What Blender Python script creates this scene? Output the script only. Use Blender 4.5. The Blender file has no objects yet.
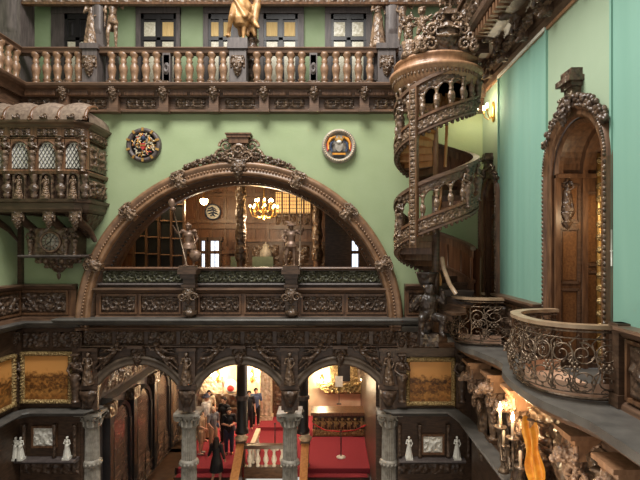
import bpy, math, random
from math import pi, sin, cos, sqrt, atan2, hypot
from mathutils import Vector, Matrix
S = bpy.context.scene
COL = S.collection
random.seed(7)
CX, CY, FP, EYE = 330.0, 250.0, 480.0, 9.0     # optical axis, focal length in pixels, eye height in metres
def PX(px, Y=14.0): return (px-CX)*Y/FP
def PZ(py, Y=14.0): return EYE+(CY-py)*Y/FP
M14 = 14.0/FP
# ------------------------------------------------------------------ materials
def lin(c):
    return tuple(((v/255)/12.92 if v/255 <= .04045 else ((v/255+.055)/1.055)**2.4) for v in c)+(1,)
def mat(name, rgb, rough=.5, rgb2=None, scale=6, stretch=(1,1,1), bump=0.0, bscale=30, metal=0, spec=.5, carve=0, coat=0, detail=4):
    m = bpy.data.materials.new(name); m.use_nodes = True
    nt = m.node_tree; N = nt.nodes; L = nt.links
    b = N['Principled BSDF']
    b.inputs['Roughness'].default_value = rough
    b.inputs['Metallic'].default_value = metal
    b.inputs['Specular IOR Level'].default_value = spec
    b.inputs['Coat Weight'].default_value = coat
    b.inputs['Coat Roughness'].default_value = .15
    tc = N.new('ShaderNodeTexCoord'); mp = N.new('ShaderNodeMapping')
    mp.inputs['Scale'].default_value = stretch
    L.new(tc.outputs['Object'], mp.inputs['Vector'])
    if rgb2 is None: rgb2 = tuple(v*.8 for v in rgb)
    nz = N.new('ShaderNodeTexNoise'); nz.inputs['Scale'].default_value = scale; nz.inputs['Detail'].default_value = detail
    L.new(mp.outputs[0], nz.inputs['Vector'])
    cr = N.new('ShaderNodeValToRGB'); cr.color_ramp.elements[0].position = .3; cr.color_ramp.elements[1].position = .7
    cr.color_ramp.elements[0].color = lin(rgb2); cr.color_ramp.elements[1].color = lin(rgb)
    L.new(nz.outputs['Fac'], cr.inputs['Fac']); L.new(cr.outputs['Color'], b.inputs['Base Color'])
    prev = None
    if bump:
        n2 = N.new('ShaderNodeTexNoise'); n2.inputs['Scale'].default_value = bscale; n2.inputs['Detail'].default_value = 5
        L.new(mp.outputs[0], n2.inputs['Vector'])
        bp = N.new('ShaderNodeBump'); bp.inputs['Strength'].default_value = bump; bp.inputs['Distance'].default_value = .02
        L.new(n2.outputs['Fac'], bp.inputs['Height']); L.new(bp.outputs[0], b.inputs['Normal']); prev = bp
    if carve:
        vo = N.new('ShaderNodeTexVoronoi'); vo.feature = 'SMOOTH_F1'; vo.inputs['Scale'].default_value = carve
        nd = N.new('ShaderNodeTexNoise'); nd.inputs['Scale'].default_value = carve*.5
        mx = N.new('ShaderNodeMixRGB'); mx.inputs['Fac'].default_value = .12
        L.new(tc.outputs['Object'], nd.inputs['Vector']); L.new(tc.outputs['Object'], mx.inputs[1]); L.new(nd.outputs['Color'], mx.inputs[2])
        L.new(mx.outputs[0], vo.inputs['Vector'])
        b2 = N.new('ShaderNodeBump'); b2.inputs['Strength'].default_value = 1; b2.inputs['Distance'].default_value = .06; b2.invert = True
        L.new(vo.outputs['Distance'], b2.inputs['Height'])
        if prev: L.new(prev.outputs[0], b2.inputs['Normal'])
        L.new(b2.outputs[0], b.inputs['Normal'])
    return m
def emis(name, rgb, s):
    m = bpy.data.materials.new(name); m.use_nodes = True
    b = m.node_tree.nodes['Principled BSDF']
    b.inputs['Base Color'].default_value = lin(rgb); b.inputs['Emission Color'].default_value = lin(rgb); b.inputs['Emission Strength'].default_value = s
    return m
W = {}
W['green'] = mat('green_plaster', (155,169,130), .8, (145,160,120), 1.2, bump=.15, bscale=20)
W['green_r'] = mat('pale_green_wall', (158,176,148), .8, (150,168,140), .8, bump=.1)
W['teal'] = mat('teal_fabric', (130,172,154), .8, (122,165,147), 1.6, (1,1.5,.15), bump=.15, bscale=180)
W['green_up'] = mat('gallery_green_plaster', (152,168,132), .8, (138,156,118), 1.5)
W['dark'] = mat('dark_oak', (92,70,54), .36, (57,42,32), 5, (1,1,4), bump=.2, carve=0)
W['darkc'] = mat('dark_oak_carved', (106,84,67), .32, (52,39,31), 9, bump=.3, carve=9)
W['mid'] = mat('walnut', (122,88,62), .36, (76,52,37), 4, (4,4,.6), bump=.15)
W['midx'] = mat('walnut_horizontal', (112,85,66), .38, (72,54,42), 4, (.6,1,5), bump=.15)
W['midc'] = mat('walnut_carved', (122,98,77), .3, (52,39,31), 9, bump=.3, carve=10)
W['pan'] = mat('warm_oak_panel', (118,78,50), .4, (80,49,30), 3, (5,5,.5), bump=.1)
W['lite'] = mat('light_oak', (176,134,100), .36, (140,102,74), 5, (3,3,.8), bump=.1)
W['bal'] = mat('turned_oak', (152,118,90), .34, (92,68,51), 8, bump=.15)
W['balc'] = mat('pale_carved_oak', (150,122,96), .32, (70,53,42), 12, bump=.3, carve=14)  # tan carved oak mottled with dark brown
W['honey'] = mat('honey_oak', (206,150,92), .35, (176,118,66), 4, (3,3,.5))
W['burl'] = mat('burl_inlay', (134,94,58), .35, (96,62,38), 22)
W['greyw'] = mat('weathered_dark_wood', (96,86,82), .5, (66,58,56), 5, (3,3,.5), bump=.2)
W['black'] = mat('ebonised_wood', (38,34,34), .4, (26,23,24), 5)
W['slate'] = mat('slate_ledge', (98,94,88), .45, (74,71,67), 3, bump=.15, bscale=40)
W['stone'] = mat('grey_marble_column', (174,166,152), .5, (126,119,108), 7, bump=.3, bscale=25)
W['cream'] = mat('cream_plaster', (232,208,176), .6, (214,186,150), 2.5, carve=0)
W['creamc'] = mat('cream_carved_stone', (226,206,178), .5, (190,164,132), 9, bump=.3, carve=10)
W['white'] = mat('white_alabaster', (230,226,214), .45, (206,200,186), 12, bump=.2)
W['red'] = mat('red_carpet', (158,66,74), .95, (134,50,58), 30, bump=.4, bscale=150, spec=.1)
W['gold'] = mat('gilding', (214,170,96), .35, (150,106,52), 10, metal=.6, bump=.2)
W['agold'] = mat('aged_gilding', (196,168,112), .45, (110,84,50), 22, metal=.35, bump=.5, carve=22)
W['goldst'] = mat('gilded_figure', (196,152,98), .4, (122,86,52), 10, metal=.1, bump=.2)
W['iron'] = mat('wrought_iron', (150,128,106), .34, (74,61,51), 14, metal=.5)
W['brass'] = mat('polished_brass', (222,178,96), .28, (186,138,66), 6, metal=.8)
W['bronze'] = mat('bronze_figure', (140,112,92), .38, (88,66,53), 12, metal=.25, bump=.3)
W['peach'] = mat('pink_marble', (226,188,160), .45, (200,156,126), 6)
W['bluegrey'] = mat('blue_grey_scales', (142,124,108), .4, (104,88,76), 12)
W['pane'] = mat('leaded_pane', (224,218,196), .3, (190,182,156), 18)
W['blind'] = mat('yellow_blind', (226,196,136), .8, (204,168,108), 4, (20,1,1))
W['amber'] = mat('amber_drape', (236,170,60), .5, (200,120,36), 9)
W['glow'] = emis('warm_bulb', (255,226,170), 40)
W['glow2'] = emis('chandelier_bulb', (255,206,130), 30)
W['flame'] = emis('candle_flame', (255,222,160), 60)
W['day'] = emis('daylight_glass', (224,236,255), 1.6)
W['winlit'] = emis('lit_amber_glass', (255,206,130), .5)
W['sheen'] = mat('sheen_tinted_panel', (112,92,80), .18, (74,58,50), 3, (1,1,3), coat=.6)  # the panels' grey sheen is put into the base colour, besides the gloss
W['rail'] = mat('pale_rail_wood', (176,150,122), .3, (134,110,86), 5)  # pale greyish tan wood of the rails
W['carvl'] = mat('warm_carved_oak', (186,152,124), .36, (104,78,60), 12, bump=.3, carve=14)
W['arcv'] = mat('archivolt_oak', (112,96,80), .4, (80,66,54), 5, bump=.2)
W['patina'] = mat('greenish_carved_oak', (92,90,66), .35, (46,44,32), 9, bump=.3, carve=10)
W['archw'] = mat('arch_oak', (150,114,84), .36, (106,79,58), 4, (1,1,1), bump=.15)
W['ebon'] = mat('near_black_carved_oak', (66,54,47), .36, (38,31,27), 9, bump=.3, carve=9)
W['rope'] = mat('red_rope', (200,40,44), .8)
for nm, c in dict(skin=(222,170,140), blackcl=(26,26,30), navy=(52,58,80), whitecl=(226,222,214), tan=(186,150,116), hairb=(40,28,22), hairl=(196,176,150), denim=(84,100,132), greycl=(128,126,128), redcl=(176,44,40), ivory=(222,206,170), cobalt=(44,58,84), olive=(90,100,80)).items():
    W[nm] = mat(nm+'_tone', c, .7, tuple(v*.85 for v in c), 12)
# ------------------------------------------------------------------ mesh builder
class MB:
    def __init__(s, M=None): s.v = []; s.f = []; s.s = []; s.M = M
    def add(s, v, f, sm=False, M=None):
        o = len(s.v)
        if M is not None: v = [M @ Vector(p) for p in v]
        if s.M is not None: v = [s.M @ Vector(p) for p in v]
        s.v += [tuple(p) for p in v]; s.f += [tuple(i+o for i in q) for q in f]; s.s += [sm]*len(f); return s
    def box(s, x0, x1, y0, y1, z0, z1, M=None):
        v = [(x, y, z) for x in (x0, x1) for y in (y0, y1) for z in (z0, z1)]
        return s.add(v, [(0,1,3,2),(4,6,7,5),(0,4,5,1),(2,3,7,6),(0,2,6,4),(1,5,7,3)], False, M)
    def lathe(s, prof, c=(0,0,0), n=12, a0=0, a1=2*pi, sm=True, M=None, sy=1):
        full = abs(a1-a0-2*pi) < 1e-6; k = n if full else n+1
        v = []; f = []
        for i in range(k):
            a = a0+(a1-a0)*i/n
            for r, z in prof: v.append((c[0]+r*cos(a), c[1]+r*sin(a)*sy, c[2]+z))
        m = len(prof)
        for i in range(n):
            j = (i+1) % k
            for q in range(m-1): f.append((i*m+q, j*m+q, j*m+q+1, i*m+q+1))
        s.add(v, f, sm, M)
        if full:
            for q, fl in ((0,1),(m-1,0)):
                if prof[q][0] > 1e-4:
                    cap = [v[i*m+q] for i in range(k)]
                    s.add(cap, [tuple(range(k))[::-1] if fl else tuple(range(k))], False, M)
        return s
    def cyl(s, p, q, r, r2=None, n=10, sm=True): return s.tube([p, q], [r, r if r2 is None else r2], n, cap=True, sm=sm)
    def tube(s, pts, r, n=6, cap=True, sm=True, closed=False, flat=1.0):
        pts = [Vector(p) for p in pts]; k = len(pts)
        if not isinstance(r, (list, tuple)): r = [r]*k
        v = []; f = []; up = None
        for i, p in enumerate(pts):
            if closed: t = pts[(i+1) % k]-pts[i-1]
            else: t = pts[min(i+1, k-1)]-pts[max(i-1, 0)]
            if t.length < 1e-9: t = Vector((0,0,1))
            t.normalize()
            if up is None:
                up = Vector((0,0,1)) if abs(t.z) < .9 else Vector((0,1,0))
            a = up.cross(t)
            if a.length < 1e-5: a = Vector((1,0,0)).cross(t)
            a.normalize(); b = t.cross(a); up = b
            for j in range(n):
                g = 2*pi*j/n; v.append(p+a*(cos(g)*r[i])+b*(sin(g)*r[i]*flat))
        for i in range(k if closed else k-1):
            i2 = (i+1) % k
            for j in range(n): f.append((i*n+j, i2*n+j, i2*n+(j+1) % n, i*n+(j+1) % n))
        if cap and not closed: f += [tuple(range(n))[::-1], tuple(range((k-1)*n, k*n))]
        return s.add(v, f, sm)
    def ell(s, c, r, nu=10, nv=7, M=None):
        if not isinstance(r, (list, tuple)): r = (r, r, r)
        v = [(c[0], c[1], c[2]-r[2])]; f = []
        for i in range(1, nv):
            a = -pi/2+pi*i/nv
            for j in range(nu):
                g = 2*pi*j/nu; v.append((c[0]+r[0]*cos(a)*cos(g), c[1]+r[1]*cos(a)*sin(g), c[2]+r[2]*sin(a)))
        v.append((c[0], c[1], c[2]+r[2])); t = len(v)-1
        for j in range(nu):
            k = (j+1) % nu
            f.append((0, 1+k, 1+j)); f.append((t, 1+(nv-2)*nu+j, 1+(nv-2)*nu+k))
            for i in range(nv-2): f.append((1+i*nu+j, 1+i*nu+k, 1+(i+1)*nu+k, 1+(i+1)*nu+j))
        return s.add(v, f, True, M)
    def prism(s, poly, y0, y1, sm=False):           # polygon in x,z extruded along y
        n = len(poly)
        v = [(x, y0, z) for x, z in poly]+[(x, y1, z) for x, z in poly]
        f = [tuple(range(n)), tuple(range(n, 2*n))[::-1]]+[(i, i+n, (i+1) % n+n, (i+1) % n) for i in range(n)]
        return s.add(v, f, sm)
    def sweep(s, prof, path, closed=False, sm=False):    # prof (out,z); path (x,y) or (x,y,z); out = right hand of travel
        k = len(path); m = len(prof); v = []; f = []
        P = [Vector((p[0], p[1])) for p in path]; Z = [p[2] if len(p) > 2 else 0 for p in path]
        for i in range(k):
            d = []
            if i > 0 or closed: d.append((P[i]-P[i-1]).normalized())
            if i < k-1 or closed: d.append((P[(i+1) % k]-P[i]).normalized())
            nn = [Vector((q.y, -q.x)) for q in d]
            n = sum(nn, Vector((0,0))).normalized(); sc = 1/max(.3, n.dot(nn[0]))
            for o, z in prof: v.append((P[i].x+n.x*o*sc, P[i].y+n.y*o*sc, z+Z[i]))
        for i in range(k if closed else k-1):
            j = (i+1) % k
            for q in range(m): f.append((i*m+q, j*m+q, j*m+(q+1) % m, i*m+(q+1) % m))
        s.add(v, f, sm)
        if not closed: s.add([v[i] for i in range(m)], [tuple(range(m))[::-1]]); s.add(v[-m:], [tuple(range(m))])
        return s
    def arch(s, prof, cx, cz, a0=0, a1=pi, n=48, sm=False, rx=1, rz=1):    # prof (radius,y) swept in xz
        m = len(prof); v = []; f = []
        for i in range(n+1):
            a = a0+(a1-a0)*i/n
            for r, y in prof: v.append((cx+r*cos(a)*rx, y, cz+r*sin(a)*rz))
        for i in range(n):
            for q in range(m): f.append((i*m+q, i*m+(q+1) % m, (i+1)*m+(q+1) % m, (i+1)*m+q))
        s.add(v, f, sm); s.add(v[:m], [tuple(range(m))]); s.add(v[-m:], [tuple(range(m))[::-1]])
        return s
    def relief(s, x0, x1, z0, z1, y, fn, amp=.05, res=.03):     # carved field facing -y
        nx = max(4, int((x1-x0)/res)); nz = max(4, int((z1-z0)/res)); v = []; f = []
        hw = (x1-x0)/2; hh = (z1-z0)/2
        for i in range(nx+1):
            for j in range(nz+1):
                u = -hw+2*hw*i/nx; w = -hh+2*hh*j/nz
                h = 0 if i in (0, nx) or j in (0, nz) else fn(u/hh, w/hh, hw/hh)
                v.append((x0+hw+u, y-amp*1.3*h, z0+hh+w))
        for i in range(nx):
            for j in range(nz):
                a = i*(nz+1)+j; f.append((a, a+nz+1, a+nz+2, a+1))
        return s.add(v, f, True)
    def spiral(s, c, R, turns=1.6, a0=0, d=1, r=.02, n=26, fmap=None, nn=5, taper=True, y=0):
        pts = []; rr = []
        for i in range(n):
            t = i/(n-1); q = R*(1-t)**.8*(1-.05)+R*.1; a = a0+d*2*pi*turns*t
            p = (c[0]+q*cos(a), y, c[1]+q*sin(a)); pts.append(fmap(p[0], p[2]) if fmap else p); rr.append(r*(1-.45*t) if taper else r)
        s.tube(pts, rr, nn); return s
    def build(s, name, m, parent=None, loc=None, rz=0, mods=None):
        me = bpy.data.meshes.new(name); me.from_pydata(s.v, [], s.f); me.update()
        me.polygons.foreach_set('use_smooth', s.s)
        me.materials.append(W[m] if isinstance(m, str) else m)
        o = bpy.data.objects.new(name, me); COL.objects.link(o)
        if parent: o.parent = parent
        if loc: o.location = loc
        if rz: o.rotation_euler = (0, 0, rz)
        return o
def thing(name, label, cat, loc=(0,0,0), rz=0, group=None):
    o = bpy.data.objects.new(name, None); COL.objects.link(o); o.empty_display_size = .1
    o.location = loc; o.rotation_euler = (0, 0, rz); o['label'] = label; o['category'] = cat
    if group: o['group'] = group
    return o
def tag(o, label, cat, group=None):
    o['label'] = label; o['category'] = cat
    if group: o['group'] = group
    return o
def struct(o): o['kind'] = 'structure'; return o
def link(name, me, m=None, parent=None, loc=(0,0,0), rz=0, sc=1, rot=None):
    o = bpy.data.objects.new(name, me); COL.objects.link(o); o.parent = parent; o.location = loc
    o.rotation_euler = rot if rot else (0, 0, rz)
    o.scale = (sc,)*3 if not isinstance(sc, tuple) else sc
    if m:
        o.material_slots[0].link = 'OBJECT'; o.material_slots[0].material = W[m]
    return o
def dup(root, loc=None, label=None, rz=None, sc=None):
    r = root.copy(); COL.objects.link(r)
    if loc is not None: r.location = loc
    if rz is not None: r.rotation_euler = (0, 0, rz)
    if sc is not None: r.scale = (sc,)*3 if not isinstance(sc, tuple) else sc
    if label: r['label'] = label
    for ch in list(root.children):
        c = ch.copy(); COL.objects.link(c); c.parent = r
        for g in ch.children:
            d = g.copy(); COL.objects.link(d); d.parent = c
    return r
ORD = ['leftmost','second from the left','third from the left','fourth from the left','fifth from the left','sixth from the left','seventh from the left','eighth from the left']
# ------------------------------------------------------------------ carving patterns (u in -A..A, v in -1..1)
def edge(u, v, A): return min(1, (A-abs(u))*5, (1-abs(v))*5)
def scroll(u, v, A):                      # running acanthus scroll, mirrored about the middle
    n = max(1, round(A/1.0)); w = A/n; x = abs(u); i = min(n-1, int(x/w)); fl = 1 if i % 2 else -1
    cx = (i+.5)*w; dx = (x-cx)/w*.98; dy = v*fl; r = hypot(dx, dy)*1.05; t = atan2(dy, dx)
    sp = cos(t+2*pi*r*1.55); lf = .35*cos(7*t+9*r)*min(1, r*1.6)
    st = max(0, 1-abs(v-fl*.75*sin(pi*x/w))*3)
    ct = max(0, 1-abs(u)/.3)*(.6+.4*cos(v*11))
    return max(0, min(1, max(.42+.5*sp+lf, st*.9, ct)))*edge(u, v, A)
def grotesque(u, v, A):                   # mask in the middle, tendrils round it
    r = hypot(u, v*.85)
    face = max(0, 1-r/.5)*1.6
    face -= max(0, 1-hypot(abs(u)-.16, v-.12)/.1)*.6
    t = atan2(v, abs(u)-.9); q = hypot(abs(u)-.9, v)
    sp = .5+.5*cos(t*2-q*9)+.25*cos(u*13)*cos(v*11)
    return max(0, min(1, max(face, sp*.9)))*edge(u, v, A)
def strap(u, v, A):                       # strapwork cartouches
    w = A/max(1, round(A/1.6)); x = (abs(u) % (2*w))-w; x = abs(x)
    a = max(abs(x)/w*1.15, abs(v))
    ring = max(0, 1-abs(a-.62)*6); bar = max(0, 1-abs(v)*4)*(.7 if x < w*.5 else .9)
    knob = max(0, 1-hypot(x-w*.75, abs(v)-.5)*4)
    c = max(0, 1-hypot(x, v*1.1)/.35)
    return min(1, max(ring, bar, knob, c))*edge(u, v, A)
def flute(u, v, A): return (.5+.5*cos(u*9*2))*min(1, (1-abs(v))*6)
def flute2(k): return lambda u, v, A: (.5+.5*cos(u*k))*min(1, (1-abs(v))*6)
def bead(u, v, A): return max(0, 1-hypot(((u+100) % 1.6)-.8, v)/.8)**.5
def foliage(u, v, A):
    s_ = sin(u*3.1+1.7*sin(v*2.3))*sin(v*3.7+1.3*sin(u*2.9)); d = sin(u*7.3+v*4.1)*sin(v*8.7-u*3.3)
    return max(0, min(1, .5+.55*s_+.35*d))*edge(u, v, A)
def plait(u, v, A): return max(0, min(1, .5+.5*cos(u*5+2*v)*cos(v*3.2-u*.7)+.3*cos(u*5-3*v)))*edge(u, v, A)
# ------------------------------------------------------------------ blob figures fused to one skin
def cap_blob(mb, p, q, r1, r2, n=10):
    p = Vector(p); q = Vector(q); k = 4
    pts = []; rr = []
    d = (q-p)
    if d.length < 1e-6: mb.ell(p, r1); return
    dn = d.normalized()
    for i in range(3): a = pi/2*(1-i/3)*.98; pts.append(p-dn*r1*sin(a)); rr.append(max(.001, r1*cos(a)))
    pts.append(p); rr.append(r1); pts.append(q); rr.append(r2)
    for i in range(1, 4): a = pi/2*i/3*.98; pts.append(q+dn*r2*sin(a)); rr.append(max(.001, r2*cos(a)))
    mb.tube(pts, rr, n)
def fuse(blobs, voxel, m, smooth=2):
    mb = MB()
    for b in blobs:
        if b[0] == 'c': cap_blob(mb, *b[1:])
        elif b[0] == 'e': mb.ell(b[1], b[2], 12, 8, b[3] if len(b) > 3 else None)
        elif b[0] == 'b': mb.box(*b[1:])
        elif b[0] == 'l': mb.lathe(b[1], b[2], 14)
    o = mb.build('tmp', m)
    r = o.modifiers.new('r', 'REMESH'); r.mode = 'VOXEL'; r.voxel_size = voxel; r.use_smooth_shade = True
    if smooth:
        q = o.modifiers.new('s', 'SMOOTH'); q.iterations = smooth; q.factor = .5
    dg = bpy.context.evaluated_depsgraph_get(); me = bpy.data.meshes.new_from_object(o.evaluated_get(dg))
    bpy.data.objects.remove(o)
    me.materials.clear(); me.materials.append(W[m])
    me.polygons.foreach_set('use_smooth', [True]*len(me.polygons))
    return me
J0 = dict(hp=(0,0,.52), ch=(0,0,.74), nk=(0,.005,.85), hd=(0,-.005,.925),
          sL=(-.105,0,.815), eL=(-.145,.01,.64), wL=(-.155,-.03,.49), sR=(.105,0,.815), eR=(.145,.01,.64), wR=(.155,-.03,.49),
          hL=(-.05,0,.5), kL=(-.058,-.01,.275), aL=(-.06,.01,.045), hR=(.05,0,.5), kR=(.058,-.01,.275), aR=(.06,.01,.045))
def V(p): return Vector(p)
def hand(b, w, e, s, closed=False):
    w = V(w); d = (w-V(e)).normalized(); side = Vector((1,0,0))*s; side = (side-d*side.dot(d)).normalized(); pn = d.cross(side)
    b.append(('c', w, w+d*.035, .016, .02))
    for i, (o, l) in enumerate(((-.015,.036),(-.005,.042),(.005,.040),(.015,.032))):
        a = w+d*.045+pn*o; k = a+d*l*.55-side*.004; t = k+d*l*(.1 if closed else .45)-side*(.02 if closed else .008)
        b += [('c', a, k, .0058, .0053), ('c', k, t, .0053, .0042)]
    a = w+d*.015+pn*.018*1; b.append(('c', a, a+d*.028+pn*.016, .0062, .0048))
def human(J, female=False, hands=True, fist=()):
    b = []; g = {k: V(v) for k, v in J.items()}
    sh = .9 if female else 1
    b += [('e', tuple(g['hp']+V((0,0,.0))), (.082,.058,.07)), ('c', g['hp'], g['ch'], .062, .07), ('e', tuple(g['ch']), (.095*sh,.062,.08)),
          ('c', g['sL'], g['sR'], .036, .036), ('c', g['ch'], g['nk'], .05, .03), ('c', g['nk'], g['hd'], .03, .03)]
    h = g['hd']
    b += [('e', tuple(h+V((0,.004,.012))), (.05,.06,.06)), ('e', tuple(h+V((0,-.016,-.025))), (.038,.042,.044)),
          ('c', h+V((0,-.056,.004)), h+V((0,-.066,-.018)), .006, .009), ('e', tuple(h+V((0,-.05,-.038))), (.016,.01,.006)),
          ('e', tuple(h+V((.05,.005,-.005))), (.007,.012,.018)), ('e', tuple(h+V((-.05,.005,-.005))), (.007,.012,.018)),
          ('e', tuple(h+V((.02,-.051,.004))), (.008,.006,.005)), ('e', tuple(h+V((-.02,-.051,.004))), (.008,.006,.005)), ('c', h+V((-.028,-.05,.014)), h+V((.028,-.05,.014)), .006, .006)]
    for s, c in ((-1,'L'),(1,'R')):
        b += [('c', g['s'+c], g['e'+c], .033*sh, .025), ('c', g['e'+c], g['w'+c], .026, .017)]
        if hands: hand(b, g['w'+c], g['e'+c], -s, c in fist)
        else: b.append(('c', g['w'+c], g['w'+c]+(g['w'+c]-g['e'+c]).normalized()*.06, .018, .016))
        b += [('c', g['h'+c], g['k'+c], .058, .038), ('c', g['k'+c], g['a'+c]+V((0,0,.04)), .04, .024), ('c', g['a'+c], g['a'+c]+V((0,0,.08)), .022, .026),
              ('c', g['a'+c]+V((0,.012,-.02)), g['a'+c]+V((.008*s,-.085,-.026)), .024, .018)]
    return b, g
def J(**k): d = dict(J0); d.update(k); return d
T = {}
# standing knight, raised right arm
b, g = human(J(eL=(-.2,-.04,.78), wL=(-.24,-.1,.9), eR=(.17,.02,.66), wR=(.15,-.09,.56), kR=(.1,-.06,.28), aR=(.1,.0,.045), hd=(.0,-.01,.925)), hands=False)
b += [('l', [(.0,.2),(.05,.0),(.085,-.05),(.12,-.16),(.1,-.17),(0,-.1)], (0,0,.57)), ('e', (0,0,.97), (.068,.08,.045)), ('c', (0,.05,1.0), (0,-.05,1.03), .018, .02), ('c', (0,.05,1.0), (.0,.1,.93), .02, .025),
      ('e', (-.11,0,.83), .05), ('e', (.11,0,.83), .05), ('e', (.058,-.01,.275), (.05,.05,.05)), ('c', (.0,.06,.8), (.04,.1,.4), .07, .09)]
T['knight'] = fuse(b, .012, 'bronze', 1)
b, g = human(J(eL=(-.16,-.03,.66), wL=(-.12,-.12,.6), eR=(.2,-.02,.75), wR=(.22,-.08,.86), kL=(-.09,-.05,.28), aL=(-.09,.0,.045)), hands=False)
b += [('l', [(.0,.2),(.07,.0),(.1,-.05),(.115,-.12),(.09,-.15),(0,-.1)], (0,0,.58)), ('l', [(0,.06),(.05,.05),(.1,.0),(.1,-.015),(0,-.01)], (0,0,.97)), ('c', (.03,.02,1.0), (-.1,.05,1.06), .03, .02),
      ('c', (0,.06,.82), (-.03,.09,.45), .07, .1), ('e', (-.11,0,.83), .05), ('e', (.11,0,.83), .05), ('c', (-.12,-.12,.62), (-.14,-.1,.35), .03, .015)]
T['guard'] = fuse(b, .012, 'bronze', 1)
# robed figure
def robe(extra=(), **k):
    b, g = human(J(**k), True, False)
    b += [('l', [(.0,.36),(.07,.3),(.06,.22),(.1,.12),(.12,-.1),(.15,-.3),(.17,-.44),(0,-.44)], (0,0,.45))]
    for i in range(9):
        a = 2*pi*i/9; b.append(('c', (.07*cos(a), .06*sin(a), .62), (.16*cos(a+.3), .15*sin(a+.3), .04), .018, .03))
    b += [('e', (0,.015,.95), (.062,.068,.055)), ('c', (0,.05,.93), (0,.06,.85), .04, .025)]
    return b+list(extra)
T['robed'] = fuse(robe(eL=(-.15,-.03,.66), wL=(-.06,-.11,.68), eR=(.16,-.02,.66), wR=(.1,-.12,.6)), .013, 'white', 1)
b, g = human(J(hd=(.03,-.02,.925), eL=(-.2,-.05,.78), wL=(-.26,-.1,.92), eR=(.19,.0,.7), wR=(.22,-.12,.66), kL=(-.08,-.12,.29), aL=(-.14,-.02,.07), kR=(.07,.0,.27)), True, False)
b.append(('l', [(.0,.3),(.07,.26),(.09,.12),(.11,0),(.12,-.12),(.1,-.2),(0,-.2)], (.02,.02,.42)))
for i in range(7):
    b.append(('c', (-.1+.02*i, -.09+.01*i, .64-.03*i), (.1+.012*i, -.1+.02*i, .3+.03*(i % 3)), .016, .03))
for i in range(5):
    b.append(('c', (.04*i-.06, .07, .6), (.05*i, .1, .14+.06*(i % 2)), .03, .03))
b += [('c', (.1,.06,.82), (.24,.1,.62), .05, .06), ('c', (.24,.1,.62), (.2,.06,.3), .06, .05), ('c', (.2,.06,.3), (.27,.0,.2), .045, .02), ('e', (0,.02,.955), (.06,.07,.05)), ('c', (-.08,.05,.8), (.1,.06,.5), .05, .08)]
T['dancer'] = fuse(b, .012, 'goldst', 1)
# herm / caryatid : body growing out of a tapering shaft
b = []
gg, g = human(J(eL=(-.16,-.02,.68), wL=(-.07,-.1,.62), eR=(.16,-.02,.68), wR=(.07,-.1,.74)), True, False)
b = [q for q in gg if not (q[0] == 'c' and V(q[1]).z < .52)]
b += [('l', [(0,.62),(.09,.6),(.12,.52),(.1,.44),(.075,.2),(.06,.05),(.09,.03),(.09,0),(0,0)], (0,0,0)), ('e', (0,.02,.96), (.07,.07,.06)), ('c', (-.11,-.02,.58), (.11,-.02,.5), .035, .03), ('c', (.1,-.05,.56), (-.02,-.08,.44), .03, .02),
      ('e', (0,-.04,.78), (.07,.05,.04)), ('b', -.09, .09, -.08, .08, .99, 1.03)]
T['herm'] = fuse(b, .014, 'balc', 1)
# putto, chubby child with stubby wings
b = [('e', (0,0,.5), (.15,.12,.19)), ('e', (0,0,.36), (.14,.12,.12)), ('e', (0,-.01,.83), (.12,.125,.13)), ('e', (0,-.13,.81), (.02,.03,.02)), ('c', (0,0,.6), (0,0,.75), .06, .06),
     ('c', (-.13,0,.62), (-.27,-.06,.66), .055, .045), ('c', (-.27,-.06,.66), (-.3,-.12,.82), .045, .035), ('c', (.13,0,.62), (.24,-.08,.5), .055, .045), ('c', (.24,-.08,.5), (.14,-.18,.46), .045, .035),
     ('c', (-.07,0,.32), (-.1,-.06,.17), .085, .06), ('c', (-.1,-.06,.17), (-.09,0,.04), .06, .035), ('c', (-.09,0,.03), (-.09,-.08,.02), .035, .03),
     ('c', (.07,0,.32), (.1,-.02,.17), .085, .06), ('c', (.1,-.02,.17), (.11,.03,.04), .06, .035), ('c', (.11,.02,.03), (.12,-.06,.02), .035, .03)]
for s in (-1,1): b += [('c', (s*.06,.1,.62), (s*.26,.14,.72), .05, .03), ('c', (s*.1,.1,.56), (s*.28,.14,.56), .035, .02)]
for i in range(8): b.append(('e', (.09*cos(i*.8), .02+.06*sin(i*.8), .92), .045))
T['putto'] = fuse(b, .016, 'balc', 1)
# reclining winged relief figure, lying towards +x, head at -x
b = [('e', (-.62,-.04,.34), (.09,.09,.1)), ('e', (-.62,-.12,.33), (.015,.02,.02)), ('c', (-.58,-.02,.25), (-.42,-.02,.12), .08, .1), ('c', (-.42,-.02,.12), (-.12,-.03,.02), .1, .1),
     ('c', (-.1,-.03,.02), (.22,-.05,.14), .09, .065), ('c', (.22,-.05,.14), (.5,-.03,-.06), .06, .04), ('c', (-.1,-.03,-.02), (.2,-.03,-.08), .09, .06), ('c', (.2,-.03,-.08), (.56,-.02,-.22), .055, .035),
     ('c', (-.5,-.06,.22), (-.7,-.06,.08), .045, .035), ('c', (-.7,-.06,.08), (-.86,-.06,.2), .035, .03), ('c', (-.46,-.06,.2), (-.22,-.1,.34), .045, .035), ('c', (-.22,-.1,.34), (-.02,-.08,.3), .035, .03),
     ('c', (-.5,.0,.2), (-.2,.02,.5), .06, .03), ('c', (-.4,.0,.2), (.05,.02,.46), .06, .025), ('c', (-.35,.0,.15), (.14,.02,.34), .06, .025),
     ('c', (-.15,-.03,.0), (.1,-.05,-.16), .09, .05), ('c', (.1,-.05,-.16), (.34,-.02,-.3), .05, .03), ('c', (-.1,-.0,-.1), (.3,.0,-.2), .05, .05)]
for i in range(6): b.append(('e', (-.62+.08*cos(i), -.02, .38+.07*sin(i)), .05))
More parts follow.
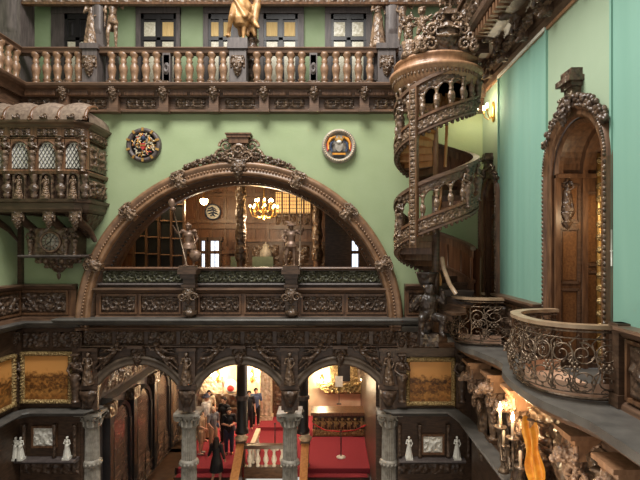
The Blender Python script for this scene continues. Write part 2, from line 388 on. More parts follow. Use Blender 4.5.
T['reclining'] = fuse(b, .018, 'darkc', 1)
# bearded mask corbel, unit high
b = [('e', (0,0,.62), (.22,.2,.27)), ('c', (0,-.2,.62), (0,-.25,.52), .04, .06), ('e', (-.1,-.16,.66), (.05,.05,.035)), ('e', (.1,-.16,.66), (.05,.05,.035)), ('c', (-.14,-.17,.73), (.14,-.17,.73), .04, .04),
     ('e', (-.11,-.13,.52), .09), ('e', (.11,-.13,.52), .09), ('c', (-.09,-.2,.44), (.09,-.2,.44), .03, .03), ('c', (0,-.12,.38), (0,-.05,.08), .13, .04), ('c', (-.12,-.06,.4), (-.09,-.02,.16), .09, .04), ('c', (.12,-.06,.4), (.09,-.02,.16), .09, .04)]
for i in range(9): a = pi*i/8; b.append(('e', (.24*cos(a), -.05, .7+.2*sin(a)), .08))
b += [('b', -.3, .3, -.12, .15, .93, 1.02), ('c', (-.28,0,.9), (-.3,0,.5), .06, .05), ('c', (.28,0,.9), (.3,0,.5), .06, .05)]
T['mask'] = fuse(b, .024, 'balc', 1)
# crouching atlas figure carrying the stair
b = [('c', (0,0,.35), (0,-.05,.7), .2, .22), ('e', (0,-.1,.98), (.13,.14,.16)), ('c', (-.22,-.02,.78), (-.42,-.1,.6), .1, .08), ('c', (-.42,-.1,.6), (-.3,-.28,.86), .08, .05),
     ('c', (.22,-.02,.78), (.42,-.1,.66), .1, .08), ('c', (.42,-.1,.66), (.32,-.2,1.0), .08, .05), ('c', (-.12,-.05,.3), (-.3,-.36,.32), .14, .1), ('c', (-.3,-.36,.32), (-.3,-.28,-.05), .1, .06), ('c', (.12,-.05,.3), (.28,-.36,.28), .14, .1), ('c', (.28,-.36,.28), (.24,-.3,-.08), .1, .06),
     ('c', (-.3,-.28,-.05), (-.3,-.42,-.1), .06, .05), ('c', (.24,-.3,-.08), (.24,-.44,-.13), .06, .05), ('c', (0,.05,.4), (0,.1,-.2), .2, .15)]
for i in range(7): b.append(('e', (.1*cos(i), -.08+.08*sin(i), 1.08), .07))
T['atlas'] = fuse(b, .028, 'darkc', 1)
# lion-headed bracket beast, leaning out to -y
b = [('c', (0,.1,.9), (0,-.25,.72), .2, .17), ('e', (0,-.42,.72), (.17,.2,.17)), ('c', (0,-.5,.66), (0,-.62,.62), .1, .08), ('c', (-.1,-.15,.7), (-.14,-.3,.3), .09, .06), ('c', (.1,-.15,.7), (.14,-.3,.3), .09, .06), ('c', (0,0,.8), (0,.05,.1), .2, .1),
     ('c', (0,.0,.2), (0,-.2,.02), .1, .06), ('e', (-.12,-.32,.88), .05), ('e', (.12,-.32,.88), .05)]
for i in range(10): a = 2*pi*i/10; b.append(('e', (.2*cos(a), -.3, .74+.2*sin(a)), .075))
for s in (-1,1): b += [('c', (s*.14,-.1,.8), (s*.3,.1,1.0), .06, .03), ('c', (s*.14,-.05,.7), (s*.32,.12,.8), .06, .02)]
T['beast'] = fuse(b, .026, 'balc', 1)
# ================================================================== SETTING
XL, XR, YF = -9.04, 4.45, 14.0
ARX, ARZ, ARO, ARI = PX(240), PZ(324.5), 162.5*M14, 142*M14      # great arch
zbase = PZ(320)
zG = PZ(113)                                                      # underside of gallery cornice
def arcpts(cx, cz, r, n=40, a0=pi, a1=0): return [(cx+r*cos(a0+(a1-a0)*i/n), cz+r*sin(a0+(a1-a0)*i/n)) for i in range(n+1)]
# front wall with the great arched opening
m = MB(); R_ = ARO-.08
m.prism([(XL-.3, zbase-.1), (XL-.3, PZ(82))]+[(XR+.3, PZ(82)), (XR+.3, zbase-.1)]+[(x, z) for x, z in arcpts(ARX, ARZ, R_, 48, 0, pi) if z > zbase-.2], YF, YF+.6)
struct(m.build('wall_front', 'green'))
m = MB(); m.box(XL-.3, XL, 6, YF+.3, PZ(326), PZ(84)); struct(m.build('wall_left', 'green'))
m = MB(); m.box(XL-.5, XL-.02, 6, YF+.3, 0, PZ(326)); m.box(XL-.4, PX(82), YF+.02, YF+.5, 0, PZ(326)); struct(m.build('wall_left_lower', 'dark'))
m = MB(); m.box(-10, 6, 2, 16, -.2, 0); struct(m.build('floor_hall', 'slate'))
# right wall in pieces round the two portal openings
Y1a, Y1b = 7.62, 9.8        # near portal
Y2a, Y2b = 12.62, 13.9      # far portal
zs = 10.48
zRt, zRb = 13.55, 7.86
m = MB(Matrix.Translation((XR, 0, 0)) @ Matrix.Rotation(-pi/2, 4, 'Z'))   # local x = -Y
def portal_poly(ya, yb, ins): r = (yb-ya)/2-ins; c = (ya+yb)/2; return c, r
pts = [(-14.3, 6.2), (-14.3, 14.2), (-3, 14.2), (-3, 6.2)]
for ya, yb in ((Y1a, Y1b), (Y2a, Y2b)):
    c, r = portal_poly(ya, yb, .1)
    pts += [(-c+r, 6.2)]+[(-c+r*cos(a), zs+r*sin(a)) for a in [pi*i/24 for i in range(25)]]+[(-c-r, 6.2)]
m.prism(pts, 0, .3)
struct(m.build('wall_right', 'green_r'))
m = MB(); m.box(4.12, 4.6, 3, 14.4, 0, 6.4); struct(m.build('wall_right_lower', 'dark'))
# teal fabric panels and their trims
for i, (ya, yb, lab) in enumerate(((Y1b+.02, Y2a-.02, 'tall teal fabric wall covering between the two arched portals'), (3.4, Y1a-.08, 'tall teal fabric wall covering nearest the camera, beside the hinged portal edge'))):
    m = MB(); n = 40
    v = []; f = []
    for k in range(n+1):
        y = ya+(yb-ya)*k/n; d = .02+.004*sin(k*1.3)+.004*sin(k*.6+1)
        v += [(XR-d, y, zRb), (XR-d, y, zRt-.02)]
    f = [(2*k, 2*k+1, 2*k+3, 2*k+2) for k in range(n)]; m.add(v, f, True)
    o = m.build('wall_fabric', 'teal'); tag(o, lab, 'wall covering')
    m = MB()
    for y in (ya, yb): m.box(XR-.05, XR, y-.025, y+.025, zRb, zRt)
    m.build('edge_strip', 'teal', o)
    m = MB(); m.box(XR-.07, XR, ya, yb, zRt-.05, zRt+.02); m.build('white_rail', 'white', o)
m = MB(); m.cyl((XR-.04, Y1a-.09, 8.75), (XR-.04, Y1a-.09, 9.32), .02); m.cyl((XR-.04, Y1a-.09, 8.98), (XR-.04, Y1a-.09, 9.0), .028)
tag(m.build('door_closer', 'white'), 'thin white metal bar fixed to the edge of the near portal', 'bar')
# ------------------------------------------------------------------ rooms behind
zU = -.9+EYE-.75                     # study floor
m = MB(); m.box(-9.6, 4.6, 14.6, 24, PZ(322), PZ(318)); struct(m.build('floor_study', 'pan'))
YS = 21.0
m = MB(); m.box(-9.6, 5.2, 14.62, YS, 12.75, 12.95); struct(m.build('ceiling_study', 'pan'))
m = MB(); m.box(-9.8, -9.55, 14.6, YS, 6.9, 12.9); struct(m.build('wall_study_left', 'pan'))
m = MB(); m.box(4.5, 4.7, 14.6, YS+3, 6.9, 12.9); struct(m.build('wall_study_right', 'pan'))
m = MB(); m.box(-9.8, 4.7, YS, YS+.2, 6.9, 12.9); sb = struct(m.build('wall_study_back', 'pan'))
# panelling relief on the study back wall : stiles, rails
m = MB()
xs = -8.9
while xs < 4.2:
    m.box(xs-.05, xs+.05, YS-.06, YS, 7, 12.8); xs += .62
for z in (8.0, 8.9, 10.0, 10.25, 11.4, 12.4): m.box(-9.5, 4.4, YS-.12, YS, z-.07, z+.07)
m.sweep([(0,0),(.0,.3),(.35,.3),(.3,.18),(.12,.1),(.1,0)], [(-9.5, YS), (4.4, YS)])
for q in m.v[-18:]: pass
m.build('panelling', 'mid', sb)
xs = -8.9
while xs < 4.0:
    for z0_, z1_ in ((8.99, 9.9), (10.36, 11.3), (11.5, 12.3)):
        m = MB(); m.box(xs+.13, xs+.49, YS-.04, YS, z0_+.05, z1_-.05); m.box(xs+.18, xs+.44, YS-.06, YS, z0_+.11, z1_-.11); m.build('raised_panel', 'pan', sb)
    xs += .62
m = MB(); m.sweep([(0,12.3),(0,12.7),(.4,12.7),(.3,12.5),(.1,12.4),(.08,12.3)], [(-9.5, YS), (4.4, YS)]); m.build('cornice', 'midx', sb)
# study ceiling beams
m = MB()
for y in (15.6, 17.0, 18.4, 19.8): m.box(-9.5, 4.5, y-.12, y+.12, 12.5, 12.76)
for x in (-7.5, -5.5, -3.5, -1.5, .5, 2.5): m.box(x-.1, x+.1, 14.7, YS, 12.55, 12.76)
struct(m.build('trim_1', 'pan'))
# study columns against the arch room
def study_col(px, Y, lab):
    x = PX(px, Y); t = thing('carved_column', lab, 'column', (x, Y, 7.0))
    MB().lathe([(.0,0),(.34,0),(.34,.5),(.24,.56),(.22,.9),(.16,1.0),(.15,1.6)], n=14).build('pedestal', 'mid', t)
    pr = [(.2,1.6)]
    for k in range(14): pr += [(.2-.002*k+.03*sin(k*1.9), 1.65+k*.22)]
    MB().lathe(pr+[(.14,4.75)], n=14).build('shaft', 'midc', t)
    MB().lathe([(.14,4.7),(.24,4.8),(.18,4.95),(.3,5.15),(.36,5.4),(.4,5.6),(0,5.6)], n=14).build('capital', 'midc', t)
study_col(241, 17.2, 'turned wooden column seen through the middle of the great arch')
study_col(317, 18.6, 'turned wooden column inside the arch, beside the lattice screen')
# lattice windows (musician gallery screen)
t = thing('lattice_screen', 'row of narrow lit lattice windows high on the study wall', 'screen', (PX(293, 20.6), 20.6, PZ(226, 20.6)))
for k in range(5):
    x = -.62+.31*k
    m = MB(); m.box(x-.15, x+.15, -.02, .06, 0, .04); m.box(x-.15, x+.15, -.02, .06, 1.5, 1.56)
    for s in (-.14, .14): m.box(x+s-.02, x+s+.02, -.03, .06, 0, 1.55)
    fr = m.build('window_frame', 'mid', t)
    m = MB(); m.box(x-.12, x+.12, 0, .02, .55, 1.45); m.build('lit_pane', 'winlit', fr)
    m = MB()
    for q in range(6): m.box(x-.12, x+.12, -.012, .0, .58+.16*q, .6+.16*q)
    for q in (-.04, .04): m.box(x+q-.008, x+q+.008, -.012, 0, .55, 1.45)
    m.build('lattice', 'dark', fr)
    MB().relief(x-.12, x+.12, .06, .5, .0, plait, .03, .04).build('carved_panel', 'midc', fr)
m = MB(); m.box(-.85, .85, -.1, .1, -.14, 0); m.build('sill', 'midx', t)
# bright doorways at the back of the study
def lit_door(px0, px1, py0, py1, Y, lab, mm='day', sty='study_doorway'):
    x0, x1, z0, z1 = PX(px0, Y), PX(px1, Y), PZ(py1, Y), PZ(py0, Y); cx = (x0+x1)/2; w = (x1-x0)/2
    t = thing(sty, lab, 'doorway', (cx, Y, z0))
    h = z1-z0
    m = MB(); m.box(-w-.12, -w, -.05, .1, 0, h+.12); m.box(w, w+.12, -.05, .1, 0, h+.12); m.box(-w-.16, w+.16, -.08, .1, h, h+.16); m.build('door_frame', 'dark', t)
    m = MB(); m.box(-w, w, .02, .06, 0, h); m.build('daylit_glass', mm, t)
    m = MB(); m.box(-w*.1, w*.1, -.02, .02, 0, h); m.build('glazing_bar', 'dark', t)
lit_door(211, 219, 241, 268, 20.9, 'narrow daylit doorway below the round white roundel')
lit_door(202, 205, 241, 268, 20.9, 'thin sliver of daylit doorway behind the left knight statue')
lit_door(352, 358, 241, 268, 20.9, 'bright daylit window in the dark right part of the study')
# dark wall division on the right of the study
m = MB(); m.box(PX(327, 19), 4.5, 19, 19.15, 7, 12.5); 
for z in (8.6, 9.6, 10.6): m.box(PX(327, 19), 4.5, 18.93, 19, z, z+.1)
for k in range(5): m.box(PX(329+k*14, 19)-.04, PX(329+k*14, 19)+.04, 18.94, 19, 7, 12.4)
pa = MB()
m2 = m; x0, x1 = PX(351, 19), PX(359, 19)
o = MB(); o.box(PX(325, 19), x0, 19, 19.15, 7, 12.5); o.box(x1, 4.5, 19, 19.15, 7, 12.5); o.box(x0, x1, 19, 19.15, PZ(240, 19), 12.5)
for z in (9.9, 10.9): o.box(PX(325, 19), 4.5, 18.93, 19, z, z+.1)
for k in range(5): o.box(PX(329+k*15, 19)-.04, PX(329+k*15, 19)+.04, 18.94, 19, 9.6, 12.4)
struct(o.build('wall_study_partition', 'dark'))
# tall open-lattice rack on the left
t = thing('display_rack', 'tall open wooden rack with dark empty bays at the left inside the arch', 'rack', (PX(158, 17.5), 17.5, 7.05))
m = MB(); X0, X1, H = PX(134, 17.5)-PX(158, 17.5), PX(184, 17.5)-PX(158, 17.5), 4.2
for k in range(5): x = X0+(X1-X0)*k/4; MB().box(x-.04, x+.04, -.06, .06, 0, H).build('upright', 'mid', t)
for k in range(5):
    for q in range(4):
        x = X0+(X1-X0)*q/4; MB().box(x, x+(X1-X0)/4, -.04, .04, 1.2+k*.62-.03*q, 1.24+k*.62-.03*q).build('rail', 'lite', t)
MB().box(X0, X1, .1, .14, 0, H).build('back_panel', 'black', t)
MB().relief(X0-.05, X1+.05, H, H+.3, -.05, strap, .05, .05).build('carved_top', 'midc', t)
# vase, roundel, chandelier in the study
t = thing('urn', 'large rounded grey urn standing at the back of the study', 'urn', (PX(266, 19.6), 19.6, 8.35))
MB().lathe([(0,0),(.14,0),(.1,.06),(.2,.2),(.27,.42),(.24,.62),(.13,.74),(.16,.8),(0,.8)], n=16).build('bowl', 'stone', t)
MB().lathe([(0,.8),(.15,.8),(.1,.88),(.03,.92),(.04,.97),(0,.99)], n=12).build('lid', 'stone', t)
t = thing('wall_cabinet', 'tall dark panelled cabinet row against the study wall behind the urn', 'cabinet', (PX(281, 20.6), 20.6, 7.05))
q = PX(326, 20.6)-PX(281, 20.6)
MB().box(-q, q, -.3, .3, 0, 2.3).build('body', 'dark', t)
for k in range(6): MB().relief(-q+.1+k*q/3, -q+k*q/3+q/3-.05, 1.2, 2.15, -.31, plait, .05, .05).build('door_panel', 'darkc', t)
MB().box(-q-.1, q+.1, -.4, .3, 2.3, 2.4).build('cornice', 'mid', t)
m = MB(); m.box(PX(224, 20), PX(330, 20), 19.2, 20.2, 7.05, 8.35); tag(m.build('bookcase', 'dark'), 'long low dark case along the study wall under the urn', 'cabinet')
for px, w, lab in ((262, .8, 'green upholstered settee end left of the right guard statue'), (236, .5, 'small dark green chair back at the foot of the centre column')):
    t = thing('upholstered_seat', lab, 'seat', (PX(px, 18), 18, 7.0))
    MB().box(-w/2, w/2, -.3, .3, .9, 1.2).build('cushion', 'olive', t); MB().box(-w/2, w/2, .22, .34, 1.0, 1.75).build('backrest', 'olive', t)
    for a in (-1, 1):
        for b_ in (-1, 1): MB().cyl((a*w*.45, b_*.26, 0), (a*w*.45, b_*.26, .9), .03).build('leg', 'dark', t)
t = thing('wall_roundel', 'small white roundel with dark blue brushmark on the study wall', 'plaque', (PX(213, 20.8), 20.8, PZ(212, 20.8)))
MB(Matrix.Rotation(pi/2, 4, 'X')).lathe([(0,.04),(.33,.04),(.33,-.04)], n=32).build('white_disc', 'white', t)
m = MB(Matrix.Rotation(pi/2, 4, 'X')); m.tube([(.33*cos(a), .33*sin(a), .04) for a in [2*pi*i/32 for i in range(32)]], .028, 6, closed=True); m.build('rim', 'cobalt', t)
m = MB()
for z, a, b_ in ((.13,-.2,.16),(.03,-.24,.22),(-.08,-.18,.24),(-.17,-.1,.12)): m.tube([(a, -.06, z), ((a+b_)/2, -.06, z+.06), (b_, -.06, z-.03)], [.03,.05,.02], 6)
m.build('blue_mark', 'cobalt', t)
def chandelier(loc, R, n, lab, lat=1, H=.8):
    t = thing('chandelier', lab, 'chandelier', loc)
    MB().lathe([(0,-.35),(.04,-.33),(.09,-.25),(.04,-.15),(.1,-.05),(.06,.05),(.03,.2),(.06,.3),(.02,.45),(.015,H),(0,H)], n=12).build('stem', 'brass', t)
    for k in range(n):
        a = 2*pi*k/n+.2
        for rr, zz in ((R, 0),) + (((R*.6, .22),) if n > 6 else ()):
            m = MB(); m.tube([(0,0,-.15+zz*.6), (cos(a)*rr*.4, sin(a)*rr*.4, -.28+zz), (cos(a)*rr*.85, sin(a)*rr*.85, -.22+zz), (cos(a)*rr, sin(a)*rr, -.02+zz)], .016, 6)
            m.lathe([(0,-.03),(.05,0),(.02,0),(.02,.08)], (cos(a)*rr, sin(a)*rr, zz), 8)
            ar = m.build('arm', 'brass', t)
            m = MB(); m.ell((cos(a)*rr, sin(a)*rr, .13+zz), (.035,.035,.06), 8, 6); m.build('bulb', 'glow2', ar)
    l = bpy.data.lights.new('chandelier_light', 'POINT'); l.energy = 190; l.color = (1,.76,.5); l.shadow_soft_size = .25
    lo = bpy.data.objects.new('chandelier_light', l); COL.objects.link(lo); lo.location = (loc[0], loc[1], loc[2]-.5)
chandelier((PX(264, 17.5), 17.5, PZ(210, 17.5)), .5, 8, 'brass chandelier with lit bulbs hanging inside the great arch', H=12.6-PZ(210, 17.5))
t = thing('ceiling_lamp', 'small lit glass lamp hanging near the ceiling left of the roundel', 'lamp', (PX(204, 18.5), 18.5, PZ(201, 18.5)))
MB().lathe([(0,-.16),(.1,-.12),(.17,0),(.14,.08),(0,.1)], n=12).build('glass_shade', 'glow2', t); MB().cyl((0,0,.1), (0,0,12.6-PZ(201, 18.5)), .02).build('stem', 'brass', t); MB().lathe([(.17,-.02),(.2,0),(.17,.02)], n=14).build('rim', 'brass', t)
l = bpy.data.lights.new('lamp_light', 'POINT'); l.energy = 110; l.color = (1,.75,.45); l.shadow_soft_size = .2; lo = bpy.data.objects.new('lamp_light', l); COL.objects.link(lo); lo.location = (PX(204, 18.5), 18.2, PZ(201, 18.5)-.3)
l = bpy.data.lights.new('lamp_light', 'POINT'); l.energy = 90; l.color = (1,.7,.4); l.shadow_soft_size = .3; lo = bpy.data.objects.new('study_wall_light', l); COL.objects.link(lo); lo.location = (-4.2, 16.2, 11.8)
# ------------------------------------------------------------------ landing below
zL = 1.4
YE = 16.7                                  # edge of landing
m = MB(); m.box(-5.35, PX(370, YE), YE, 22.4, zL-.3, zL); m.box(-10, 6, 22.2, 22.6, 0, zL); struct(m.build('floor_landing', 'red'))
m = MB(); m.box(-5.4, -5.3, YE, 22, 0, zL+.02); struct(m.build('wall_landing_side', 'dark'))
m = MB(); m.box(-7.2, -5.4, 14.6, 22, .1, .3); struct(m.build('floor_passage', 'dark'))
m = MB(); m.box(-7.4, 3.2, 14.62, 22.6, PZ(326)-.35, PZ(326)-.05); struct(m.build('ceiling_landing', 'cream'))
m = MB(); m.box(-7.2, 3.2, 22.0, 22.2, 0, 6.6); struct(m.build('wall_landing_back', 'cream'))
m = MB(); m.box(PX(372, 16), PX(372, 16)+.2, 14.62, 22.2, 0, 6.6); struct(m.build('wall_landing_right', 'dark'))
# passage wall left with its long ledge and arched panels
XP = -6.95
m = MB(); m.box(XP-.3, XP, 14.5, 22.2, 0, 6.6); struct(m.build('wall_passage', 'greyw'))
m = MB(); m.sweep([(0,4.28),(.12,4.32),(.3,4.4),(.34,4.48),(0,4.5)], [(XP, 14.6), (XP, 22)]); struct(m.build('trim_2', 'slate'))
PM = Matrix.Translation((XP, 0, 0)) @ Matrix.Rotation(pi/2, 4, 'Z')      # local x = +Y, faces +x
for k, (yc, w) in enumerate(((15.65,.6),(17.5,.62),(19.5,.64),(21.2,.5))):
    t = thing('blind_arch', ['first','second','third','last'][k]+' tall arched wooden panel along the passage wall, counting from the hall', 'panel', (XP, yc, 0), pi/2)
    zt = 3.95-w; z0 = 1.0+.12*k
    MB().prism([(-w, z0), (-w, zt)]+arcpts(0, zt, w, 16)+[(w, z0)], -.1, 0).build('field', 'sheen', t)
    m = MB(); m.arch([(w, -.16), (w+.1, -.2), (w+.14, -.1), (w+.14, 0), (w, 0)], 0, zt, 0, pi, 20); m.box(-w-.14, -w, -.2, 0, z0, zt); m.box(w, w+.14, -.2, 0, z0, zt); m.build('frame', 'black', t)
for k, yc in enumerate((14.8, 16.58, 18.5, 20.42)):
    t = thing('pilaster', ['first','second','third','last'][k]+' dark pilaster along the passage wall, counting from the hall', 'pilaster', (XP, yc, 0), pi/2)
    MB().box(-.14, .14, -.24, 0, .6, 3.9).build('shaft', 'black', t)
    MB().relief(-.11, .11, 1.6, 3.6, -.24, plait, .05, .05).build('carved_strip', 'dark', t)
    MB().box(-.26, .26, -.3, 0, 3.9, 4.3).build('capital', 'midc', t)
for k in range(7):
    MB(Matrix.Translation((XP, 15.2+k*1.0, 0)) @ Matrix.Rotation(pi/2, 4, 'Z')).relief(-.46, .46, 4.6, 5.9, -.02, scroll, .07, .05).build('carved_panel', 'darkc', bpy.data.objects['wall_passage'])
for k in range(7):
    m = MB(PM.copy()); m.relief(14.8+k, 15.7+k, .5, 1.6+.0*k, -.12, strap, .05, .06); m.build('dado_panel', 'sheen', bpy.data.objects['wall_passage'])
# stairs
def stairs(x0, x1, lab, n=8):
    t = thing('staircase', lab, 'stairs', ((x0+x1)/2, YE, 0)); w = (x1-x0)/2
    for k in range(n):
        z = zL-.17*(k+1); y1 = -.3*k; MB().box(-w, w, y1-.3, y1, 0, z).build('step', 'dark', t)
        m = MB(); m.box(-w+.08, w-.08, y1-.325, y1+.0, z, z+.02); m.build('carpet_tread', 'red', t)
    return t
SX = [PX(188, 16), PX(236, 16), PX(300, 16), PX(371, 16)]
stairs(-5.35, SX[1], 'red carpeted steps under the middle arch where a woman descends')
stairs(SX[2], SX[3], 'red carpeted steps under the right arch below the brass stanchion')
def stair_rail(px, lab):
    x = PX(px, YE); t = thing('stair_rail', lab, 'stair rail', (x, YE, zL))
    MB().add([(sx*.13, y, z+h) for sx in (-1,1) for y, z in ((.1,.72),(-2.2,-.62)) for h in (0,.12)], [(0,1,3,2),(4,6,7,5),(0,4,5,1),(2,3,7,6),(0,2,6,4),(1,5,7,3)]).build('handrail', 'honey', t)
    m = MB()
    m.add([(sx*.08, y, z) for sx in (-1,1) for y, z in ((.1,.72),(-2.2,-.62),(-2.2,-1.4),(.1,-1.4))], [(0,1,2,3),(4,7,6,5),(0,4,5,1),(1,5,6,2),(2,6,7,3),(3,7,4,0)]); m.build('panel', 'dark', t)
    MB().lathe([(0,-1.4),(.22,-1.4),(.22,0),(.16,.05),(.2,.75),(.24,.8),(.24,.9),(0,.9)], (0,.25,0), 4, a0=pi/4, a1=2*pi+pi/4, sm=False).build('newel', 'dark', t)
    MB().lathe([(0,.9),(.2,.9),(.24,.98),(.14,1.05),(.16,1.1),(0,1.1)], (0,.25,0), 12).build('newel_cap', 'creamc', t)
stair_rail(240, 'sloping light wooden handrail beside the middle arch steps')
stair_rail(305, 'sloping light wooden handrail on the left of the right arch steps')
# round dark columns on the newels
for px, lab in ((242, 'dark round column with carved rings behind the middle arch'), (303, 'dark round column with carved rings behind the right arch')):
    t = thing('ringed_column', lab, 'column', (PX(px, 17.1), 17.1, zL+1.1))
    MB().lathe([(0,0),(.24,0),(.24,.1),(.19,.16),(.19,4),(0,4)], n=18).build('shaft', 'black', t)
    for z in (1.25, 2.7):
        pr = MB().lathe([(.19,z-.08),(.24,z-.03),(.22,z),(.25,z+.04),(.19,z+.1)], n=18).build('carved_ring', 'greyw', t)
# balustrade with cream balusters
t = thing('landing_balustrade', 'short dark balustrade with pale turned balusters under the middle arch', 'balustrade', (PX(266, YE), YE, zL))
w = (PX(292, YE)-PX(249, YE))/2
MB().box(-w, w, -.12, .12, .72, .84).build('handrail', 'dark', t); MB().box(-w, w, -.12, .12, -.3, .08).build('base_rail', 'dark', t)
bp = [(0,0),(.07,0),(.07,.05),(.04,.08),(.09,.2),(.095,.28),(.05,.42),(.045,.5),(.08,.58),(.04,.6),(.07,.66),(0,.66)]
for k in range(5):
    x = -w+.18+(2*w-.36)*k/4; MB().lathe([(r, z+.07) for r, z in bp], (x,0,0), 12).build('baluster', 'white', t)
t = thing('side_balustrade', 'dark return balustrade running back beside the black column', 'balustrade', (PX(252, YE), YE, zL))
MB().box(-.08, .08, 0, 1.5, .72, .84).build('handrail', 'cream', t); MB().box(-.08, .08, 0, 1.5, 0, .07).build('base_rail', 'dark', t)
for k in range(4): MB().lathe([(r, z+.07) for r, z in bp], (0,.25+.33*k,0), 10).build('baluster', 'white', t)
m = MB(); m.box(SX[1]+.1, SX[2]-.1, 14.8, 16.5, 0, .2); tag(m.build('lower_landing', 'honey'), 'lamp-lit wooden landing between the two stair flights', 'landing')
# altar table, mirror, sconces, pictures
Ya = 19.9
t = thing('carved_altar', 'long carved wooden altar table with gilded figures behind the rope', 'altar table', (PX(342, Ya), Ya, zL)); w = PX(371, Ya)-PX(342, Ya)
MB().box(-w, w, -.35, .35, 0, .88).build('body', 'darkc', t); MB().box(-w-.08, w+.08, -.45, .4, .88, 1.0).build('top', 'mid', t)
for k in range(9):
    x = -w+.14+(2*w-.28)*k/8
    m = link('gilded_figure', T['putto'], 'agold', t, (x, -.38, .3), 0, .5)
MB().relief(-w, w, .03, .3, -.36, plait, .04, .04).build('carved_base', 'agold', t)
t = thing('ornate_mirror', 'tall dark mirror in a pale gilded frame above the altar', 'mirror', (PX(344, 21.8), 21.8, zL+1.1))
MB().box(-.28, .28, -.05, 0, .55, 3.4).build('mirror_glass', 'black', t)
for s in (-1, 1):
    MB().relief(s*.45-.17, s*.45+.17, .5, 3.4, -.1, plait, .08, .04).build('side_frame', 'agold', t)
    m = MB()
    for k in range(4): m.spiral((s*(.55+.14*k), .2+.12*(k % 2)), .18, 1.5, 0 if s > 0 else pi, s, .05, y=-.12)
    m.build('scroll', 'agold', t)
MB().relief(-.9, .9, 0, .5, -.12, scroll, .1, .04).build('base_ornament', 'agold', t)
MB().relief(-.6, .6, 3.3, 3.9, -.12, scroll, .1, .05).build('crest', 'agold', t)
def sconce(loc, lab, n=3, energy=0, rz=0, lm='glow', sc=1.0, col=(1,.78,.5)):
    t = thing('wall_sconce', lab, 'wall lamp', loc, rz)
    MB().lathe([(0,-.3),(.05,-.26),(.08,-.15),(.05,0),(.09,.1),(.04,.25),(0,.3)], (0,-.03,0), 10, sy=.6).build('backplate', 'brass', t)
    for k in range(n):
        x = (k-(n-1)/2)*.22*sc
        m = MB(); m.tube([(0,-.05,-.1), (x*.6,-.14,-.2), (x,-.22,-.12), (x,-.24,0)], .015, 6); m.lathe([(0,-.02),(.05,0),(.02,.01),(.02,.06)], (x,-.24,0), 8)
        a = m.build('arm', 'brass', t); MB().ell((x,-.24,.12), (.035,.035,.07), 8, 6).build('bulb', lm, a)
    if energy:
        l = bpy.data.lights.new('sconce_light', 'POINT'); l.energy = energy; l.color = col; l.shadow_soft_size = .12
        lo = bpy.data.objects.new('sconce_light', l); COL.objects.link(lo); lo.location = Vector(loc)+Matrix.Rotation(rz, 3, 'Z') @ Vector((0,-.45,.1))
    return t
for px, py, lab in ((322, 381, 'lit wall sconce left of the altar mirror'), (366, 381, 'lit wall sconce right of the altar mirror'), (252, 376, 'bright wall sconce right of the black column, middle arch'), (218, 376, 'lit wall sconce over the visitors at the left of the middle arch')):
    sconce((PX(px, 21.9), 21.9, PZ(py, 21.9)), lab, 3, 110)
for x, y, e in ((-1.6, 18.5, 300), (-3.6, 18.5, 330), (.8, 18.3, 240)):
    l = bpy.data.lights.new('ceiling_light', 'POINT'); l.energy = e*.5; l.color = (1,.87,.74); l.shadow_soft_size = .3; lo = bpy.data.objects.new('landing_lamp', l); COL.objects.link(lo); lo.location = (x, y, 6.0)
l = bpy.data.lights.new('lower_lamp', 'POINT'); l.energy = 40; l.color = (1,.8,.55); l.shadow_soft_size = .2; lo = bpy.data.objects.new('lower_lamp', l); COL.objects.link(lo); lo.location = (-1.9, 15.4, 1.6)
l = bpy.data.lights.new('rack_fill', 'POINT'); l.energy = 60; l.color = (1,.76,.5); l.shadow_soft_size = .2; lo = bpy.data.objects.new('rack_fill', l); COL.objects.link(lo); lo.location = (-6, 15.6, 11.4)  # unseen fill light added to brighten the rack
t = thing('cream_pilaster', 'pale fluted stone pilaster right of the black column', 'pilaster', (PX(266, 21.2), 21.2, zL))
m = MB(); m.box(-.3, .3, -.2, .7, 0, .3); m.box(-.36, .36, -.26, .7, 0, .12); m.build('base', 'creamc', t)
m = MB(); m.relief(-.25, .25, .3, 4.4, -.1, lambda u, v, A: .5+.5*cos(u*A*0+u*60), .04, .03); m.box(-.25, .25, -.1, .7, .3, 4.4); m.build('shaft', 'creamc', t)
MB().box(-.34, .34, -.24, .7, 4.4, 4.9).build('capital', 'creamc', t)
t = thing('wooden_doorway', 'dark wooden panelled doorway at the right behind the middle arch', 'doorway', (PX(281, 21.6), 21.6, zL))
MB().box(-.45, .45, -.1, .3, 0, 5).build('door_leaf', 'mid', t)
for k in range(4): MB().relief(-.3, .3, .5+k*1.0, 1.3+k*1.0, -.12, strap, .04, .05).build('panel', 'midc', t)
m = MB(); m.box(PX(258, 20.2), PX(290, 20.2), 20.2, 22, zL, zL+.14); tag(m.build('raised_dais', 'red'), 'low red carpeted dais in front of the dark doorway', 'dais')
# wall painting & relief behind visitors
t = thing('painted_crest', 'red and white painted emblem on the wall above the visitors', 'emblem', (PX(231, 21.9), 21.9, PZ(386, 21.9)))
MB().ell((0,-.04,0), (.3,.08,.34), 14, 8).build('field', 'whitecl', t); MB().ell((0,-.1,-.08), (.17,.06,.16), 10, 6).build('red_shield', 'redcl', t); MB().relief(-.35, .35, -.75, -.4, -.03, scroll, .06, .04).build('carved_plinth', 'creamc', t)
MB().relief(-1.7, -.4, -2.3, .8, .05, foliage, .08, .06).build('stucco_relief', 'creamc', t)
# dark furniture run along back wall, middle arch
t = thing('choir_bench', 'row of dark carved bench ends against the cream back wall', 'bench', (PX(235, 21.6), 21.6, zL))
MB().box(-2.2, .8, -.2, .25, 0, .5).build('seat', 'dark', t)
MB().relief(-2.2, .8, .5, 1.1, .1, plait, .08, .05).build('backrest', 'dark', t)
